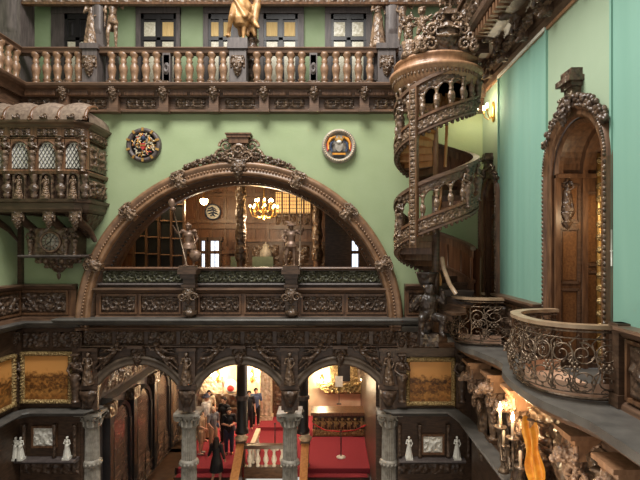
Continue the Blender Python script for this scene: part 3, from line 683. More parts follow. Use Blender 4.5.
# rope stanchions
def stanchion(px, Y, lab, h=1.0):
    t = thing('rope_stanchion', lab, 'stanchion', (PX(px, Y), Y, zL))
    MB().lathe([(0,0),(.17,0),(.17,.02),(.1,.04),(.03,.06),(0,.06)], n=20).build('base', 'white', t); MB().lathe([(0,.05),(.02,.05),(.02,h-.05),(0,h-.05)], n=10).build('post', 'black', t); MB().lathe([(0,h-.05),(.035,h-.05),(.035,h),(0,h+.02)], n=10).build('post_cap', 'black', t)
    return (PX(px, Y), Y, zL+h-.06)
sp = stanchion(341, 17.6, 'slim black stanchion on a pale round base in front of the altar')
s2 = stanchion(275, 18.3, 'slim black stanchion on the red floor seen through the middle arch')
MB().tube([(PX(313, 18), 18.6, zL+.86), (PX(325, 18), 18.1, zL+.8), sp, (PX(355, 18), 18.1, zL+.8), (PX(371, 18)-.05, 18.6, zL+.86)], .02, 6).build('barrier_rope', 'rope')
tag(bpy.data.objects['barrier_rope'], 'thin red barrier rope stretched in front of the altar', 'rope')
t = thing('notice_card', 'small white notice card on a stand above the altar', 'sign', (PX(339, 20.6), 20.55, zL+1.0)); MB().box(-.16, .16, -.01, .01, .75, 1.2).build('card', 'white', t); MB().cyl((0,.02,0), (0,.02,.8), .015).build('stand', 'black', t); MB().box(-.1, .1, -.06, .06, 0, .02).build('foot', 'black', t)
# ================================================================== FRONT WALL WOODWORK
MM = {}
# great arch frame
t = thing('great_arch', 'huge carved wooden arch framing the opening in the green wall', 'arch', (ARX, YF, ARZ))
a0 = -.03
ro, ri = ARO, ARI
MB().arch([(ro, .02), (ro, -.16), (ro-.05, -.24), (ro-.12, -.26), (ro-.16, -.2), (ro-.3, -.2), (ro-.34, -.27), (ro-.4, -.22), (ro-.42, -.1), (ro-.42, .05)], 0, 0, a0, pi-a0, 80, True).build('moulding', 'archw', t)
m = MB()
for i in range(150):
    a = pi*(i+.5)/150; m.ell(((ro-.23)*cos(a), -.22, (ro-.23)*sin(a)), (.035,.03,.035), 6, 4)
m.build('bead_course', 'archw', t)
MB().arch([(ro-.4, .0), (ro-.42, -.1), (ro-.45, -.08), (ro-.48, .1), (ri+.06, .14), (ri+.03, .4), (ri, .44), (ri, .75), (ri+.25, .75), (ri+.25, .2)], 0, 0, a0, pi-a0, 80, True).build('soffit', 'dark', t)
m = MB()
for i in range(100):
    a = pi*(i+.5)/100; m.ell(((ri+.05)*cos(a), .22, (ri+.05)*sin(a)), (.035,.1,.035), 6, 4)
m.build('soffit_fluting', 'black', t)
for aa in (23, 46, 68, 112, 134, 157):
    a = math.radians(aa)
    m = MB(Matrix.Rotation(-(a-pi/2), 4, 'Y'))
    m.box(-.11, .11, -.32, 0, ro-.46, ro-.02); m.box(-.15, .15, -.34, 0, ro-.05, ro+.02)
    m.relief(-.13, .13, ro-.46, ro, -.31, grotesque, .07, .025)
    for s in (-1, 1): m.spiral((s*.14, ro-.1), .09, 1.4, 0, s, .03, y=-.32); m.spiral((s*.11, ro-.36), .07, 1.4, 0, s, .025, y=-.32)
    m.build('clasp', 'balc', t)
link('keystone_mask', T['mask'], 'midc', t, (0, -.25, ro-.62), 0, .66)
# crest of garlands and cartouche
t = thing('arch_crest', 'carved crest with capped cartouche and fruit garlands on top of the great arch', 'carving', (ARX, YF, ARZ+ro))
rng = random.Random(3)
GL = {-1: MB(), 1: MB()}
for i in range(300):
    s = -1 if i % 2 else 1; m = GL[s]; f_ = rng.random(); ang = math.radians(1+f_*18.5); hh = .2*(1-f_)**.8+.06
    rr = ro+.02+rng.random()*hh
    m.ell((s*rr*sin(ang), -.12-.12*rng.random(), rr*cos(ang)-ro), (.04+.025*rng.random(), .045, .035+.02*rng.random()), 7, 5)
GL[-1].build('garland', 'midc', t); GL[1].build('garland', 'midc', t)
m = MB(); m.box(-.34, .34, -.3, 0, .66, .78); m.box(-.28, .28, -.26, 0, .5, .66); m.box(-.37, .37, -.33, 0, .74, .78); m.build('cap_block', 'mid', t)
MB().ell((0,-.14,.28), (.24,.16,.3), 14, 8).build('cartouche', 'midc', t)
m = MB()
for s in (-1, 1):
    m.spiral((s*.36, .42), .2, 1.6, 0 if s > 0 else pi, s, .05, y=-.16); m.spiral((s*.5, .12), .2, 1.6, pi/2, -s, .05, y=-.16); m.spiral((s*.22, .1), .15, 1.5, 0, s, .045, y=-.26)
m.spiral((0, .3), .13, 1.4, 0, 1, .035, y=-.3); m.build('scroll', 'balc', t)
# parapet of the arch : frieze + panels
def wains(name, lab, x0, x1, zb, zt, panels, loc, rz, dep=.25, top='midx', fn=(scroll,)):
    t = thing(name, lab, 'wall panelling', loc, rz)
    MB().box(x0, x1, -dep*.4, .02, zb, zt).build('body', 'mid', t)
    MB().sweep([(0,zt-.02),(0,zt+.1),(dep+.05,zt+.1),(dep+.06,zt+.05),(dep-.02,zt+.02),(dep*.6,zt-.06),(dep*.4,zt-.08)], [(x0, 0), (x1, 0)]).build('top_rail', top, t)
    MB().sweep([(0,zb-.02),(0,zb+.12),(dep*.5,zb+.1),(dep*.7,zb+.06),(dep*.8,zb-.02)], [(x0, 0), (x1, 0)]).build('bottom_rail', 'midx', t)
    for i, (a, b) in enumerate(panels):
        q = MB().relief(a, b, zb+.22, zt-.16, -dep*.4-.01, fn[i % len(fn)], .07, .022).build('carved_panel', 'darkc', t)
        w_ = .05; y0 = -dep*.4-.06; z0, z1 = zb+.2, zt-.13
        m = MB(); m.box(a-w_, b+w_, y0, 0, z1, z1+w_); m.box(a-w_, b+w_, y0, 0, z0-w_, z0); m.box(a-w_, a, y0, 0, z0, z1); m.box(b, b+w_, y0, 0, z0, z1); m.build('moulding', 'mid', q)
    return t
Yp = 13.95
pans = [(PX(a, Yp), PX(b, Yp)) for a, b in ((101,135),(141,179),(200,239),(246,286),(303,342),(348,386))]
t = wains('arch_parapet', 'wooden parapet with carved scroll panels across the foot of the great arch', PX(96), PX(388), PZ(319), PZ(291), pans, (0, YF+.12, 0), 0, .3)
MB().box(PX(98), PX(386), -.06, .25, PZ(291), PZ(268)).build('frieze_body', 'dark', t)
xx = PX(102)
while xx < PX(380):
    MB().relief(xx, xx+1.16, PZ(283), PZ(271), -.07, scroll, .07, .022).build('carved_frieze', 'patina', t); xx += 1.17
MB().sweep([(0,PZ(270)),(0,PZ(267)),(.18,PZ(267)),(.2,PZ(268.3)),(.1,PZ(270))], [(PX(106), -.04), (PX(380), -.04)]).build('handrail', 'mid', t)
MB().sweep([(0,PZ(286)),(0,PZ(283)),(.14,PZ(283)),(.16,PZ(284.5)),(.1,PZ(286))], [(PX(98), -.04), (PX(386), -.04)]).build('middle_rail', 'greyw', t)
# wainscots beside the arch
tw = wains('wall_wainscot', 'carved wainscot panel between the clock oriel and the foot of the great arch', XL, PX(78), PZ(319), PZ(287), [(PX(24), PX(69))], (0, YF, 0), 0, .26)
tw = wains('wall_wainscot', 'carved wainscot panel between the great arch and the spiral stair', PX(404), PX(446), PZ(319), PZ(287), [(PX(408), PX(432))], (0, YF, 0), 0, .26)
tw = wains('wall_wainscot', 'carved wainscot on the left wall below the clock', -6, .0, PZ(319), PZ(287), [(-1.5, -.25), (-3.2, -1.8), (-5, -3.6)], (XL, YF, 0), pi/2, .26)
# corbel brackets with statues
def bracket_statue(px, lab, tname, slab, spear):
    x = PX(px, 13.6)
    t = thing('statue_bracket', lab, 'bracket', (x, 13.95, PZ(316, 13.7)))
    YB = 270
    m = MB(); zt = PZ(YB, 13.5)-PZ(316, 13.7)
    m.box(-.26, .26, -.5, .1, zt-.12, zt+.02); m.box(-.2, .2, -.42, .1, zt-.24, zt-.12); m.box(-.17, .17, -.26, .1, .05, zt-.2); m.box(-.2, .2, -.36, .1, zt-.5, zt-.42); m.build('capital', 'dark', t)
    link('lion_mask', T['mask'], 'midc', t, (0, -.3, .3), 0, .5)
    m = MB(); m.lathe([(0,-.16),(.08,-.1),(.12,.0),(.2,.05),(.2,.14),(.1,.2),(.14,.3)], (0,-.18,0), 12); m.build('pendant', 'midc', t)
    m = MB()
    for s in (-1, 1): m.spiral((s*.16, .55), .12, 1.5, 0, s, .035, y=-.4)
    m.build('scroll', 'midc', t)
    s = thing('bronze_statue', slab, 'statue', (x, 13.65, PZ(YB, 13.5)+.02))
    MB().box(-.22, .22, -.2, .2, 0, .1).build('plinth', 'dark', s)
    link('figure', T[tname], 'bronze', s, (0, 0, .08), 0, (1.5, 1.4, 1.2))
    if spear == 'L':
        m = MB(); m.cyl((-.42,-.1,1.75), (.02,-.22,.1), .018); w_ = m.build('spear', 'iron', s)
        m = MB(); m.ell((-.45,-.1,1.86), (.1,.04,.14), 8, 6); m.ell((-.4,-.1,1.7), (.07,.05,.07), 8, 5); m.build('spear_head', 'bronze', s)
        MB(Matrix.Translation((.22,-.1,.38)) @ Matrix.Rotation(pi/2, 4, 'X')).lathe([(0,.08),(.12,.06),(.17,.0),(.15,-.02),(0,-.02)], n=18).build('shield', 'bronze', s)
    else:
        MB().cyl((.3,-.1,1.95), (.24,-.1,.1), .016).build('lance', 'iron', s)
        MB().lathe([(0,.14),(.03,.0),(0,-.05)], (.3,-.1,1.95), 8).build('lance_head', 'bronze', s)
bracket_statue(188, 'carved lion mask bracket under the knight who raises a spear', 'knight', 'bronze knight statue raising a headed spear, left in the great arch', 'L')
bracket_statue(291, 'carved lion mask bracket under the plumed guard with a lance', 'guard', 'bronze guard statue in plumed hat with upright lance, right in the great arch', 'R')
# main ledges
zc = PZ(319, 13.5)
led = [(0,-.22),(0,0),(.5,0),(.52,-.03),(.5,-.07),(.42,-.1),(.36,-.16),(.2,-.22)]
m = MB(); m.sweep([(o, z+zc) for o, z in led], [(PX(80), YF+.1), (PX(80), YF-.06), (PX(404), YF-.06), (PX(404), YF+.1)]); struct(m.build('trim_3', 'slate'))
zc2 = zc-.09
m = MB(); m.sweep([(o*.85, z+zc2) for o, z in led], [(XL, 7), (XL, YF), (PX(84), YF)]); struct(m.build('trim_4', 'slate'))
m = MB(); m.sweep([(o*.85, z+zc2-.12) for o, z in led], [(PX(400), YF), (PX(446), YF)]); struct(m.build('trim_5', 'slate'))
# lower arcade
ZS = PZ(411)
RR = 47.5*M14
cxs = [PX(138.5), PX(239.5), PX(340)]
t = thing('lower_arcade', 'dark carved wooden arcade of three round arches under the parapet', 'arcade', (0, YF, 0))
poly = [(PX(80), PZ(326)), (PX(405), PZ(326)), (PX(405), ZS-.02)]
for c in reversed(cxs): poly += [(c+RR, ZS-.02)]+[(c+RR*cos(a), ZS+RR*sin(a)) for a in [pi*i/28 for i in range(29)]]+[(c-RR, ZS-.02)]
poly += [(PX(80), ZS-.02)]
MB().prism(poly, 0, .6).build('body', 'dark', t)
for c in cxs:
    MB().arch([(RR-.01, .3), (RR-.03, -.06), (RR+.03, -.1), (RR+.08, -.07), (RR+.14, -.07), (RR+.18, -.13), (RR+.24, -.1), (RR+.24, .02)], c, ZS, 0, pi, 40, True).build('archivolt', 'arcv', t)
    link('keystone_mask', T['mask'], 'darkc', t, (c, -.05, ZS+RR-.12), 0, .62)
    m = MB(); m.box(c-.22, c+.22, -.28, 0, ZS+RR+.48, ZS+RR+.56); m.build('keystone_cap', 'dark', t)
    for s in (-1, 1):
        o = link('spandrel_angel', T['reclining'], 'darkc', t, (c+s*.88, -.1, ZS+RR+.16), 0, (s*.74, 1.3, .7), rot=(0, s*.42, 0))
# frieze above arches
xx = PX(82)
for k in range(10):
    w_ = (PX(403)-PX(82))/10; MB().relief(xx+.06, xx+w_-.06, PZ(344), PZ(331), -.02, foliage, .08, .026).build('carved_frieze', 'darkc', t); xx += w_
MB().sweep([(0,PZ(347.5)),(0,PZ(345)),(.12,PZ(345)),(.14,PZ(346)),(.06,PZ(347.5))], [(PX(82), 0), (PX(403), 0)]).build('string_course', 'midx', t)
MB().sweep([(0,PZ(331)),(0,PZ(326)),(.3,PZ(326)),(.26,PZ(328)),(.1,PZ(330)),(.08,PZ(331))], [(PX(80), 0), (PX(405), 0)]).build('cornice', 'midx', t)
for px in (91, 188, 290, 388):
    x = PX(px)
    m = MB(); m.box(x-.24, x+.24, -.12, 0, PZ(409), PZ(348)); m.box(x-.28, x+.28, -.18, 0, PZ(388), PZ(384)); m.box(x-.28, x+.28, -.2, 0, PZ(350), PZ(347)); m.build('pilaster', 'dark', t)
    link('pilaster_figure', T['robed'], 'midc', t, (x, -.2, PZ(383)), 0, .92)
    MB().lathe([(0,0),(.1,.03),(.2,.28),(.24,.4),(.24,.5),(0,.5)], (x, -.16, PZ(406)), 12, sy=.7).build('console', 'darkc', t)
    link('frieze_head', T['mask'], 'darkc', t, (x, -.1, PZ(345)), 0, .5)
# stone columns
def stone_col(px, lab, Y=14.3):
    t = thing('stone_column', lab, 'column', (PX(px, Y), Y, 0)); zt = PZ(410, Y)
    MB().lathe([(0,0),(.4,0),(.4,.6),(.34,.7),(.36,.8),(.27,.9),(0,.9)], n=24).build('base', 'stone', t)
    n = 24; m = MB(); v = []; f = []
    for k, (z, r) in enumerate(((.85,.24),(zt-1.7,.225),(zt-1.55,.22),(zt-.45,.205))):
        for i in range(n*2): a = 2*pi*i/(n*2); q = r*(1 if i % 2 else .88); v.append((q*cos(a), q*sin(a), z))
    for k in range(3):
        for i in range(n*2): j = (i+1) % (n*2); f.append((k*n*2+i, k*n*2+j, (k+1)*n*2+j, (k+1)*n*2+i))
    m.add(v, f, False); m.build('fluted_shaft', 'stone', t)
    m = MB(); m.lathe([(.21,zt-1.66),(.27,zt-1.62),(.24,zt-1.55),(.28,zt-1.5),(.21,zt-1.44)], n=24)
    for i in range(14): a = 2*pi*i/14; m.ell((.25*cos(a), .25*sin(a), zt-1.56), (.05,.05,.06), 6, 5)
    m.build('carved_ring', 'stone', t)
    m = MB(); m.lathe([(.2,zt-.5),(.25,zt-.47),(.22,zt-.42),(.23,zt-.25),(.3,zt-.1),(.28,zt-.08)], n=24)
    for i in range(12):
        a = 2*pi*i/12; m.tube([(.25*cos(a), .25*sin(a), zt-.42), (.28*cos(a), .28*sin(a), zt-.25), (.35*cos(a), .35*sin(a), zt-.2)], [.04,.045,.02], 6)
    for sx in (-1, 1):
        for sy in (-1, 1):
            MM_ = Matrix.Translation((sx*.26, sy*.26, zt-.14)); m2 = MB(MM_); m2.spiral((0, 0), .11, 1.6, 0, sx, .04, y=0); m.v += []; m.add(m2.v, m2.f, True)
    m.box(-.36, .36, -.36, .36, zt-.08, zt+.0); m.build('capital', 'stone', t)
for px, lab in ((92, 'grey stone column at the left end of the lower arcade'), (189, 'grey stone column between the passage arch and the visitors arch'), (290, 'grey stone column between the visitors arch and the altar arch'), (389, 'grey stone column at the right end of the lower arcade')): stone_col(px, lab)
# lower wings : intarsia paintings, dado ledge, niches
pm = bpy.data.materials.new('inlaid_picture'); pm.use_nodes = True; nt = pm.node_tree; N = nt.nodes; L = nt.links; b = N['Principled BSDF']; b.inputs['Roughness'].default_value = .4
tc = N.new('ShaderNodeTexCoord'); sx = N.new('ShaderNodeSeparateXYZ'); L.new(tc.outputs['Generated'], sx.inputs[0])
nz = N.new('ShaderNodeTexNoise'); nz.inputs['Scale'].default_value = 9; nz.inputs['Detail'].default_value = 6; L.new(tc.outputs['Object'], nz.inputs['Vector'])
ad = N.new('ShaderNodeMath'); ad.operation = 'MULTIPLY_ADD'; L.new(nz.outputs['Fac'], ad.inputs[0]); ad.inputs[1].default_value = .5; L.new(sx.outputs['Z'], ad.inputs[2])
cr = N.new('ShaderNodeValToRGB'); e = cr.color_ramp.elements; e[0].position = .3; e[0].color = lin((150,96,44)); e[1].position = .92; e[1].color = lin((214,152,84))
for p_, c_ in ((.45,(196,136,68)),(.56,(110,66,28)),(.66,(190,128,62)),(.76,(98,58,26)),(.86,(206,144,76))): q = e.new(p_); q.color = lin(c_)
L.new(ad.outputs[0], cr.inputs['Fac'])
vo = N.new('ShaderNodeTexVoronoi'); vo.inputs['Scale'].default_value = 13; L.new(tc.outputs['Object'], vo.inputs['Vector'])
mr = N.new('ShaderNodeMapRange'); L.new(sx.outputs['Z'], mr.inputs['Value']); mr.inputs['From Min'].default_value = .62; mr.inputs['From Max'].default_value = .5; mr.inputs['To Max'].default_value = .7
mx = N.new('ShaderNodeMixRGB'); mx.blend_type = 'MULTIPLY'; L.new(mr.outputs[0], mx.inputs['Fac']); L.new(cr.outputs['Color'], mx.inputs[1]); L.new(vo.outputs['Color'], mx.inputs[2])
bw = N.new('ShaderNodeRGBToBW'); L.new(vo.outputs['Color'], bw.inputs[0]); L.new(bw.outputs[0], mx.inputs[2]); L.new(mx.outputs[0], b.inputs['Base Color'])
W['picture'] = pm
def painting(x0, x1, z0, z1, loc, rz, lab, sky=.6):
    t = thing('framed_picture', lab, 'picture', loc, rz); w_ = .13
    m = MB(); v = []; m.box(x0+w_*.6, x1-w_*.6, -.05, 0, z0+w_*.6, z1-w_*.6); m.build('picture_panel', 'picture', t)
    m = MB()
    m.relief(x0, x1, z1-w_, z1, -.06, lambda u, v, A: .4+.5*abs(cos(u*3))*(1-v*v), .08, .025); m.relief(x0, x1, z0, z0+w_, -.06, lambda u, v, A: .4+.5*abs(cos(u*3))*(1-v*v), .08, .025)
    f2 = lambda u, v, A: .4+.5*abs(cos(v*A*0+v*26))*(1-(u/A)**2)
    m.relief(x0, x0+w_, z0, z1, -.06, f2, .08, .025); m.relief(x1-w_, x1, z0, z1, -.06, f2, .08, .025)
    for a, b_ in ((x0, x0+w_), (x1-w_, x1)): m.box(a, b_, -.06, 0, z0, z1)
    for a, b_ in ((z0, z0+w_), (z1-w_, z1)): m.box(x0, x1, -.06, 0, a, b_)
    m.build('carved_gilt_frame', 'agold', t)
    # inlaid silhouettes, raised a little as marquetry
    m = MB(); rg = random.Random(int(abs(x0)*100)); w = x1-x0-2*w_; zz = z0+w_; h = z1-z0-2*w_
    for k in range(26):
        x = x0+w_+.05+rg.random()*(w-.1); y = zz+rg.random()*h*.45; s = .02+.05*rg.random()
        m.box(x-s, min(x1-w_, x+s), -.056, -.05, y, y+s*(.5+1.6*rg.random()))
painting(PX(22), PX(74), PZ(403), PZ(351), (0, YF-.02, 0), 0, 'amber inlaid town picture in a gilt frame left of the arcade')
painting(PX(405), PX(455), PZ(405), PZ(357), (0, YF-.02, 0), 0, 'amber inlaid castle landscape in a gilt frame right of the arcade')
painting(-1.75, -.32, PZ(403), PZ(351), (XL, YF, 0), pi/2, 'amber inlaid picture in a gilt frame on the left side wall')
# wing body
m = MB(); m.box(PX(398), XR, YF+.02, YF+.5, 0, PZ(326)); struct(m.build('wall_front_lower', 'dark'))
def wing(x0, x1, figs, lab_w):
    t = thing('wing_panelling', lab_w, 'wall panelling', (0, YF, 0))
    nn = max(2, int((x1-x0)/1.0))
    for k in range(nn):
        a = x0+(x1-x0)*k/nn; b = x0+(x1-x0)*(k+1)/nn
        MB().relief(a+.05, b-.05, PZ(348), PZ(332), -.0, foliage, .08, .028).build('carved_frieze', 'darkc', t)
    for px in figs:
        MB().box(PX(px)-.14, PX(px)+.14, -.12, 0, PZ(406), PZ(330)).build('pilaster', 'dark', t)
        link('herm_figure', T['herm'], 'darkc', t, (PX(px), -.2, PZ(400)), 0, 1.35)
        link('capital_mask', T['mask'], 'darkc', t, (PX(px), -.16, PZ(348)), 0, .5)
    return t
wing(PX(21), PX(80), (18, 79), 'dark carved panelling round the left inlaid picture')
wing(PX(400), PX(476), (401, 460), 'dark carved panelling round the right inlaid picture')
dz = 9-4.6
dl = [(0,-.2),(0,0),(.36,0),(.38,-.04),(.34,-.08),(.22,-.1),(.14,-.2)]
m = MB(); m.sweep([(o, z+dz) for o, z in dl], [(XL, 7), (XL, YF-.35), (XL+.35, YF), (PX(83), YF), (PX(90), YF+.35)]); struct(m.build('trim_6', 'slate'))
m = MB(); m.sweep([(o, z+dz) for o, z in dl], [(PX(390), YF+.2), (PX(396), YF), (PX(455), YF), (3.84, YF-1.0), (3.84, 4)]); struct(m.build('trim_7', 'slate'))
def cabinet(x0, x1, lab, spots, relx, ang):
    t = thing('niche_cabinet', lab, 'cabinet', (0, YF-.0, 0))
    z0, z1 = PZ(456), PZ(415)
    MB().box(x0, x1, -.02, .0, z0-1.6, z1+.1).build('back', 'dark', t)
    MB().sweep([(0,z0-.1),(0,z0),(.32,z0),(.34,z0-.04),(.28,z0-.1)], [(x0, 0), (x1, 0)]).build('shelf', 'greyw', t)
    for px in spots:
        for s in (-10, 10): MB().lathe([(0,0),(.06,0),(.045,.08),(.04,.5),(.06,.9),(.07,.95),(0,.95)], (PX(px+s), -.14, z0+.02), 10).build('colonette', 'darkc', t)
    MB().relief(x0, x1, z0-.5, z0-.14, -.05, strap, .05, .04).build('carved_band', 'darkc', t)
    MB().relief(x0, x1, z1-.02, z1+.18, -.05, flute2(16), .05, .03).build('fluted_cornice', 'darkc', t)
    for k in range(3):
        c = x0+(x1-x0)*(k+.5)/3; w_ = (x1-x0)/6*.75
        MB().arch([(w_, -.1), (w_+.06, -.12), (w_+.06, 0), (w_, 0)], c, z0-1.0, 0, pi, 16).build('arched_moulding', 'dark', t)
    return t
cabinet(PX(21), PX(80), 'dark cabinet with alabaster figures under the left inlaid picture', (17, 67), 0, 0)
cabinet(PX(398), PX(463), 'dark cabinet with alabaster figures under the right inlaid picture', (409, 457), 0, 0)
for px, w_, Yq, lab in ((46, .31, 'x', 'pale square relief plaque in the left lower cabinet'), (432, .28, 'x', 'pale square relief plaque in the right lower cabinet')):
    t = thing('relief_plaque', lab, 'plaque', (PX(px), YF-.03, PZ(435.5 if px < 100 else 443)))
    MB().relief(-w_, w_, -w_*.85, w_*.85, -.06, grotesque, .05, .02).build('stone_relief', 'white', t)
    m = MB(); q = w_+.05; h = w_*.85
    m.box(-q, q, -.1, 0, h, h+.05); m.box(-q, q, -.1, 0, -h-.05, -h); m.box(-q, -w_, -.1, 0, -h, h); m.box(w_, q, -.1, 0, -h, h); m.build('frame', 'mid', t)
for px, py, Y, lab in ((15.5, 455, 13.75, 'white alabaster figurine of the pair at the far left niche, its left one'), (20.5, 455, 13.75, 'white alabaster figurine of the pair at the far left niche, its right one'), (67, 454, 13.8, 'single white alabaster figurine right of the left relief plaque'), (409, 460, 13.8, 'white alabaster figurine left of the right relief plaque'), (457, 461, 13.8, 'white alabaster figurine right of the right relief plaque')):
    t = thing('alabaster_figurine', lab, 'figurine', (PX(px, Y), Y, PZ(456)+.0)); link('figure', T['robed'], 'white', t, (0, 0, .05), 0, .6); MB().box(-.1, .1, -.1, .1, 0, .06).build('plinth', 'white', t)
# ------------------------------------------------------------------ roundels
def roundel(px, py, lab, kind):
    t = thing('painted_roundel', lab, 'roundel', (PX(px, 13.9), 13.97, PZ(py, 13.9)))
    R = .5; RM = Matrix.Rotation(pi/2, 4, 'X'); rim = 'greyw' if kind == 0 else 'stone'
    m = MB(RM); m.lathe([(0,.03),(R*.74,.03),(R*.76,.1),(R*.86,.14),(R*.98,.1),(R,.02),(R,-.02)], n=48); m.build('rim', rim, t)
    m = MB(RM)
    for i in range(10 if kind == 0 else 44):
        a = 2*pi*i/(10 if kind == 0 else 44)
        if kind == 0: m.box(-.03, .03, -.05, .05, .12, .16, Matrix.Rotation(a, 4, 'Z') @ Matrix.Translation((0,R*.88,0)))
        else: m.ell((R*.87*cos(a), R*.87*sin(a), .14), (.022,.022,.02), 6, 4)
    m.build('stud', 'gold' if kind == 0 else 'cream', t)
    MB(RM).lathe([(0,.05),(R*.76,.05),(R*.76,0)], n=40).build('field', 'black' if kind == 0 else 'stone', t)
    rg = random.Random(5+kind)
    if kind == 0:
        for c_, cnt in (('ivory', 26), ('gold', 24), ('redcl', 10), ('stone', 22), ('amber', 10)):
            for i in range(cnt):
                m = MB()
                a = rg.random()*2*pi; q = R*.72*sqrt(rg.random()); x_, z_ = q*cos(a), q*sin(a); g_ = rg.random()*6.3; dx, dz_ = .05*cos(g_), .05*sin(g_); m.tube([(x_*.9-dx, -.07, z_*.9-dz_), (x_*.9, -.11, z_*.9), (x_*.9+dx, -.07, z_*.9+dz_)], [.008,.024,.008], 6)
                m.build('painted_leaf', c_, t)
        m = MB(); m.prism([(-.08,.04),(.08,.04),(.07,-.08),(0,-.16),(-.07,-.08)], -.13, -.05); m.build('shield', 'redcl', t)
        m = MB(); m.box(-.08, .08, -.14, -.13, -.04, .0); m.build('band', 'gold', t)
        m = MB(); m.ell((0,-.1,.2), (.06,.05,.08), 10, 7); m.build('helmet', 'cobalt', t)
    else:
        m = MB(); m.prism([(-.11,.06),(.11,.06),(.1,-.1),(0,-.2),(-.1,-.1)], -.13, -.05); m.build('shield', 'stone', t)
        m = MB(); m.prism([(-.1,.14),(-.15,.26),(-.06,.2),(0,.3),(.06,.2),(.15,.26),(.1,.14)], -.13, -.05); m.build('crown', 'gold', t)
        m = MB()
        for s in (-1, 1): m.tube([(s*.2,-.1,-.17),(s*.25,-.12,-.05),(s*.22,-.12,.08),(s*.14,-.1,.12)], [.025,.04,.035,.02], 8)
        m.build('supporter', 'cobalt', t)
        m = MB()
        for s in (-1, 1): m.tube([(s*.3,-.08,-.1),(s*.31,-.1,.08),(s*.24,-.1,.2),(s*.1,-.08,.28)], [.025,.035,.045,.02], 8)
        m.build('mantle', 'amber', t)
        m = MB()
        for s in (-1, 1): m.tube([(s*.33,-.07,-.15),(s*.345,-.08,.05),(s*.27,-.08,.24)], [.02,.022,.02], 8)
        m.build('mantle_lining', 'redcl', t)
        m = MB(); m.box(-.19, .19, -.12, -.05, -.26, -.19); m.build('motto_scroll', 'amber', t); m = MB(); m.box(-.2, .2, -.13, -.05, -.2, -.17); m.box(-.16, .16, -.13, -.05, -.32, -.27); m.build('scroll_edge', 'black', t)
        m = MB(); m.ell((0,-.12,.1), (.08,.06,.06), 10, 6); m.build('helmet', 'white', t)
roundel(143.5, 145, 'dark rimmed round painted wall crest with gold studs left of the arch crest', 0)
roundel(339, 146, 'stone rimmed round painted coat of arms right of the arch crest', 1)
# ------------------------------------------------------------------ upper gallery
Yg = YF-.15
ZC = 13.5
def baluster_me():
    z = lambda py: PZ(py, Yg)-PZ(81, Yg)
    k = [(0,0),(.13,0),(.13,.06),(.09,.08),(.09,.12),(.12,.15),(.075,.2),(.1,.3),(.125,.42),(.11,.5),(.07,.56),(.1,.6),(.075,.64),(.085,.7),(.12,.74),(.13,.77),(.13,.82),(0,.82)]
    me = MB().lathe(k, n=14).build('tmpb', 'bal'); d = me.data; bpy.data.objects.remove(me); return d
BME = baluster_me(); zb_ = PZ(82, ZC)
t = thing('gallery_balustrade', 'long upper gallery balustrade with turned light balusters on the front wall', 'balustrade', (0, Yg, zb_))
ztop = PZ(50, Yg)-zb_
xl, xr = PX(24, Yg), PX(398, Yg)
MB().sweep([(-.15,ztop-.12),(-.15,ztop+.03),(.15,ztop+.03),(.17,ztop),(.12,ztop-.06),(.1,ztop-.12)], [(xl, 0), (xr, 0)]).build('handrail', 'midx', t)
MB().box(xl, xr, -.14, .2, -.12, .02).build('base_rail', 'midx', t)
for px in [36,47,57.5,68.5,79, 112,123.5,134.5,146,157, 178,189.5,200.5,212,223.5, 257,268.5,279.5,291,302, 324.5,336,347,358.5,370]:
    link('baluster', BME, None, t, (PX(px, Yg), 0, .0), 0, (1,1,1.16))
for px in (167.5, 313.5):
    x = PX(px, Yg); MB().box(x-.11, x+.11, -.1, .12, 0, ztop-.1).build('middle_post', 'greyw', t)
    MB().relief(x-.08, x+.08, .08, ztop-.18, -.1, lambda u, v, A: (max(0, 1-abs(hypot(u/A, v*2.2)-.6)*3))*min(1, (1-abs(v))*5), .05, .02).build('post_carving', 'greyw', t)
for px, w_ in ((93, .21), (239, .24), (386, .25)):
    x = PX(px, Yg); m = MB(); m.box(x-w_, x+w_, -.2, .2, -.02, ztop); m.box(x-w_-.05, x+w_+.05, -.26, .24, ztop-.05, ztop+.1); m.box(x-w_-.05, x+w_+.05, -.26, .2, -.08, .06); m.build('pedestal', 'greyw', t)
    link('pedestal_mask', T['mask'], 'midc', t, (x, -.2, .16), 0, .62)
t2 = thing('gallery_balustrade', 'upper gallery balustrade running towards the camera along the left wall', 'balustrade', (XL+.1, YF, zb_), pi/2)
MB().sweep([(-.15,ztop-.12),(-.15,ztop+.03),(.15,ztop+.03),(.17,ztop),(.12,ztop-.06),(.1,ztop-.12)], [(-5, 0), (0, 0)]).build('handrail', 'midx', t2)
MB().box(-5, 0, -.14, .2, -.12, .02).build('base_rail', 'midx', t2)
for k in range(14): link('baluster', BME, None, t2, (-.35-.33*k, 0, 0), 0, (1,1,1.16))
# gallery cornice
cor = [(-.1,PZ(82,ZC)),(.5,PZ(82,ZC)),(.52,PZ(83,ZC)),(.5,PZ(85,ZC)),(.44,PZ(87,ZC)),(.36,PZ(89,13.6)),(.3,PZ(93,13.7)),(.24,PZ(97,13.76)),(.12,PZ(97.5,13.88)),(.12,PZ(109,13.88)),(.2,PZ(110,13.8)),(.2,PZ(111.5,13.8)),(.1,PZ(113,13.9)),(-.1,PZ(113,13.9))]
t = thing('gallery_cornice', 'deep carved wooden cornice carrying the upper gallery', 'cornice', (0, YF, 0))
MB().sweep([(o, z) for o, z in cor], [(XL, -7), (XL, 0), (XR, 0)]).build('moulding', 'midx', t)
for k in range(13):
    a, b_ = XL+.35+k*.94, XL+1.2+k*.94
    MB(Matrix.Identity(4)).relief(a, b_, PZ(96,13.7), PZ(89,13.7), -.3, flute2(14), .05, .02).build('fluted_band', 'mid', t)
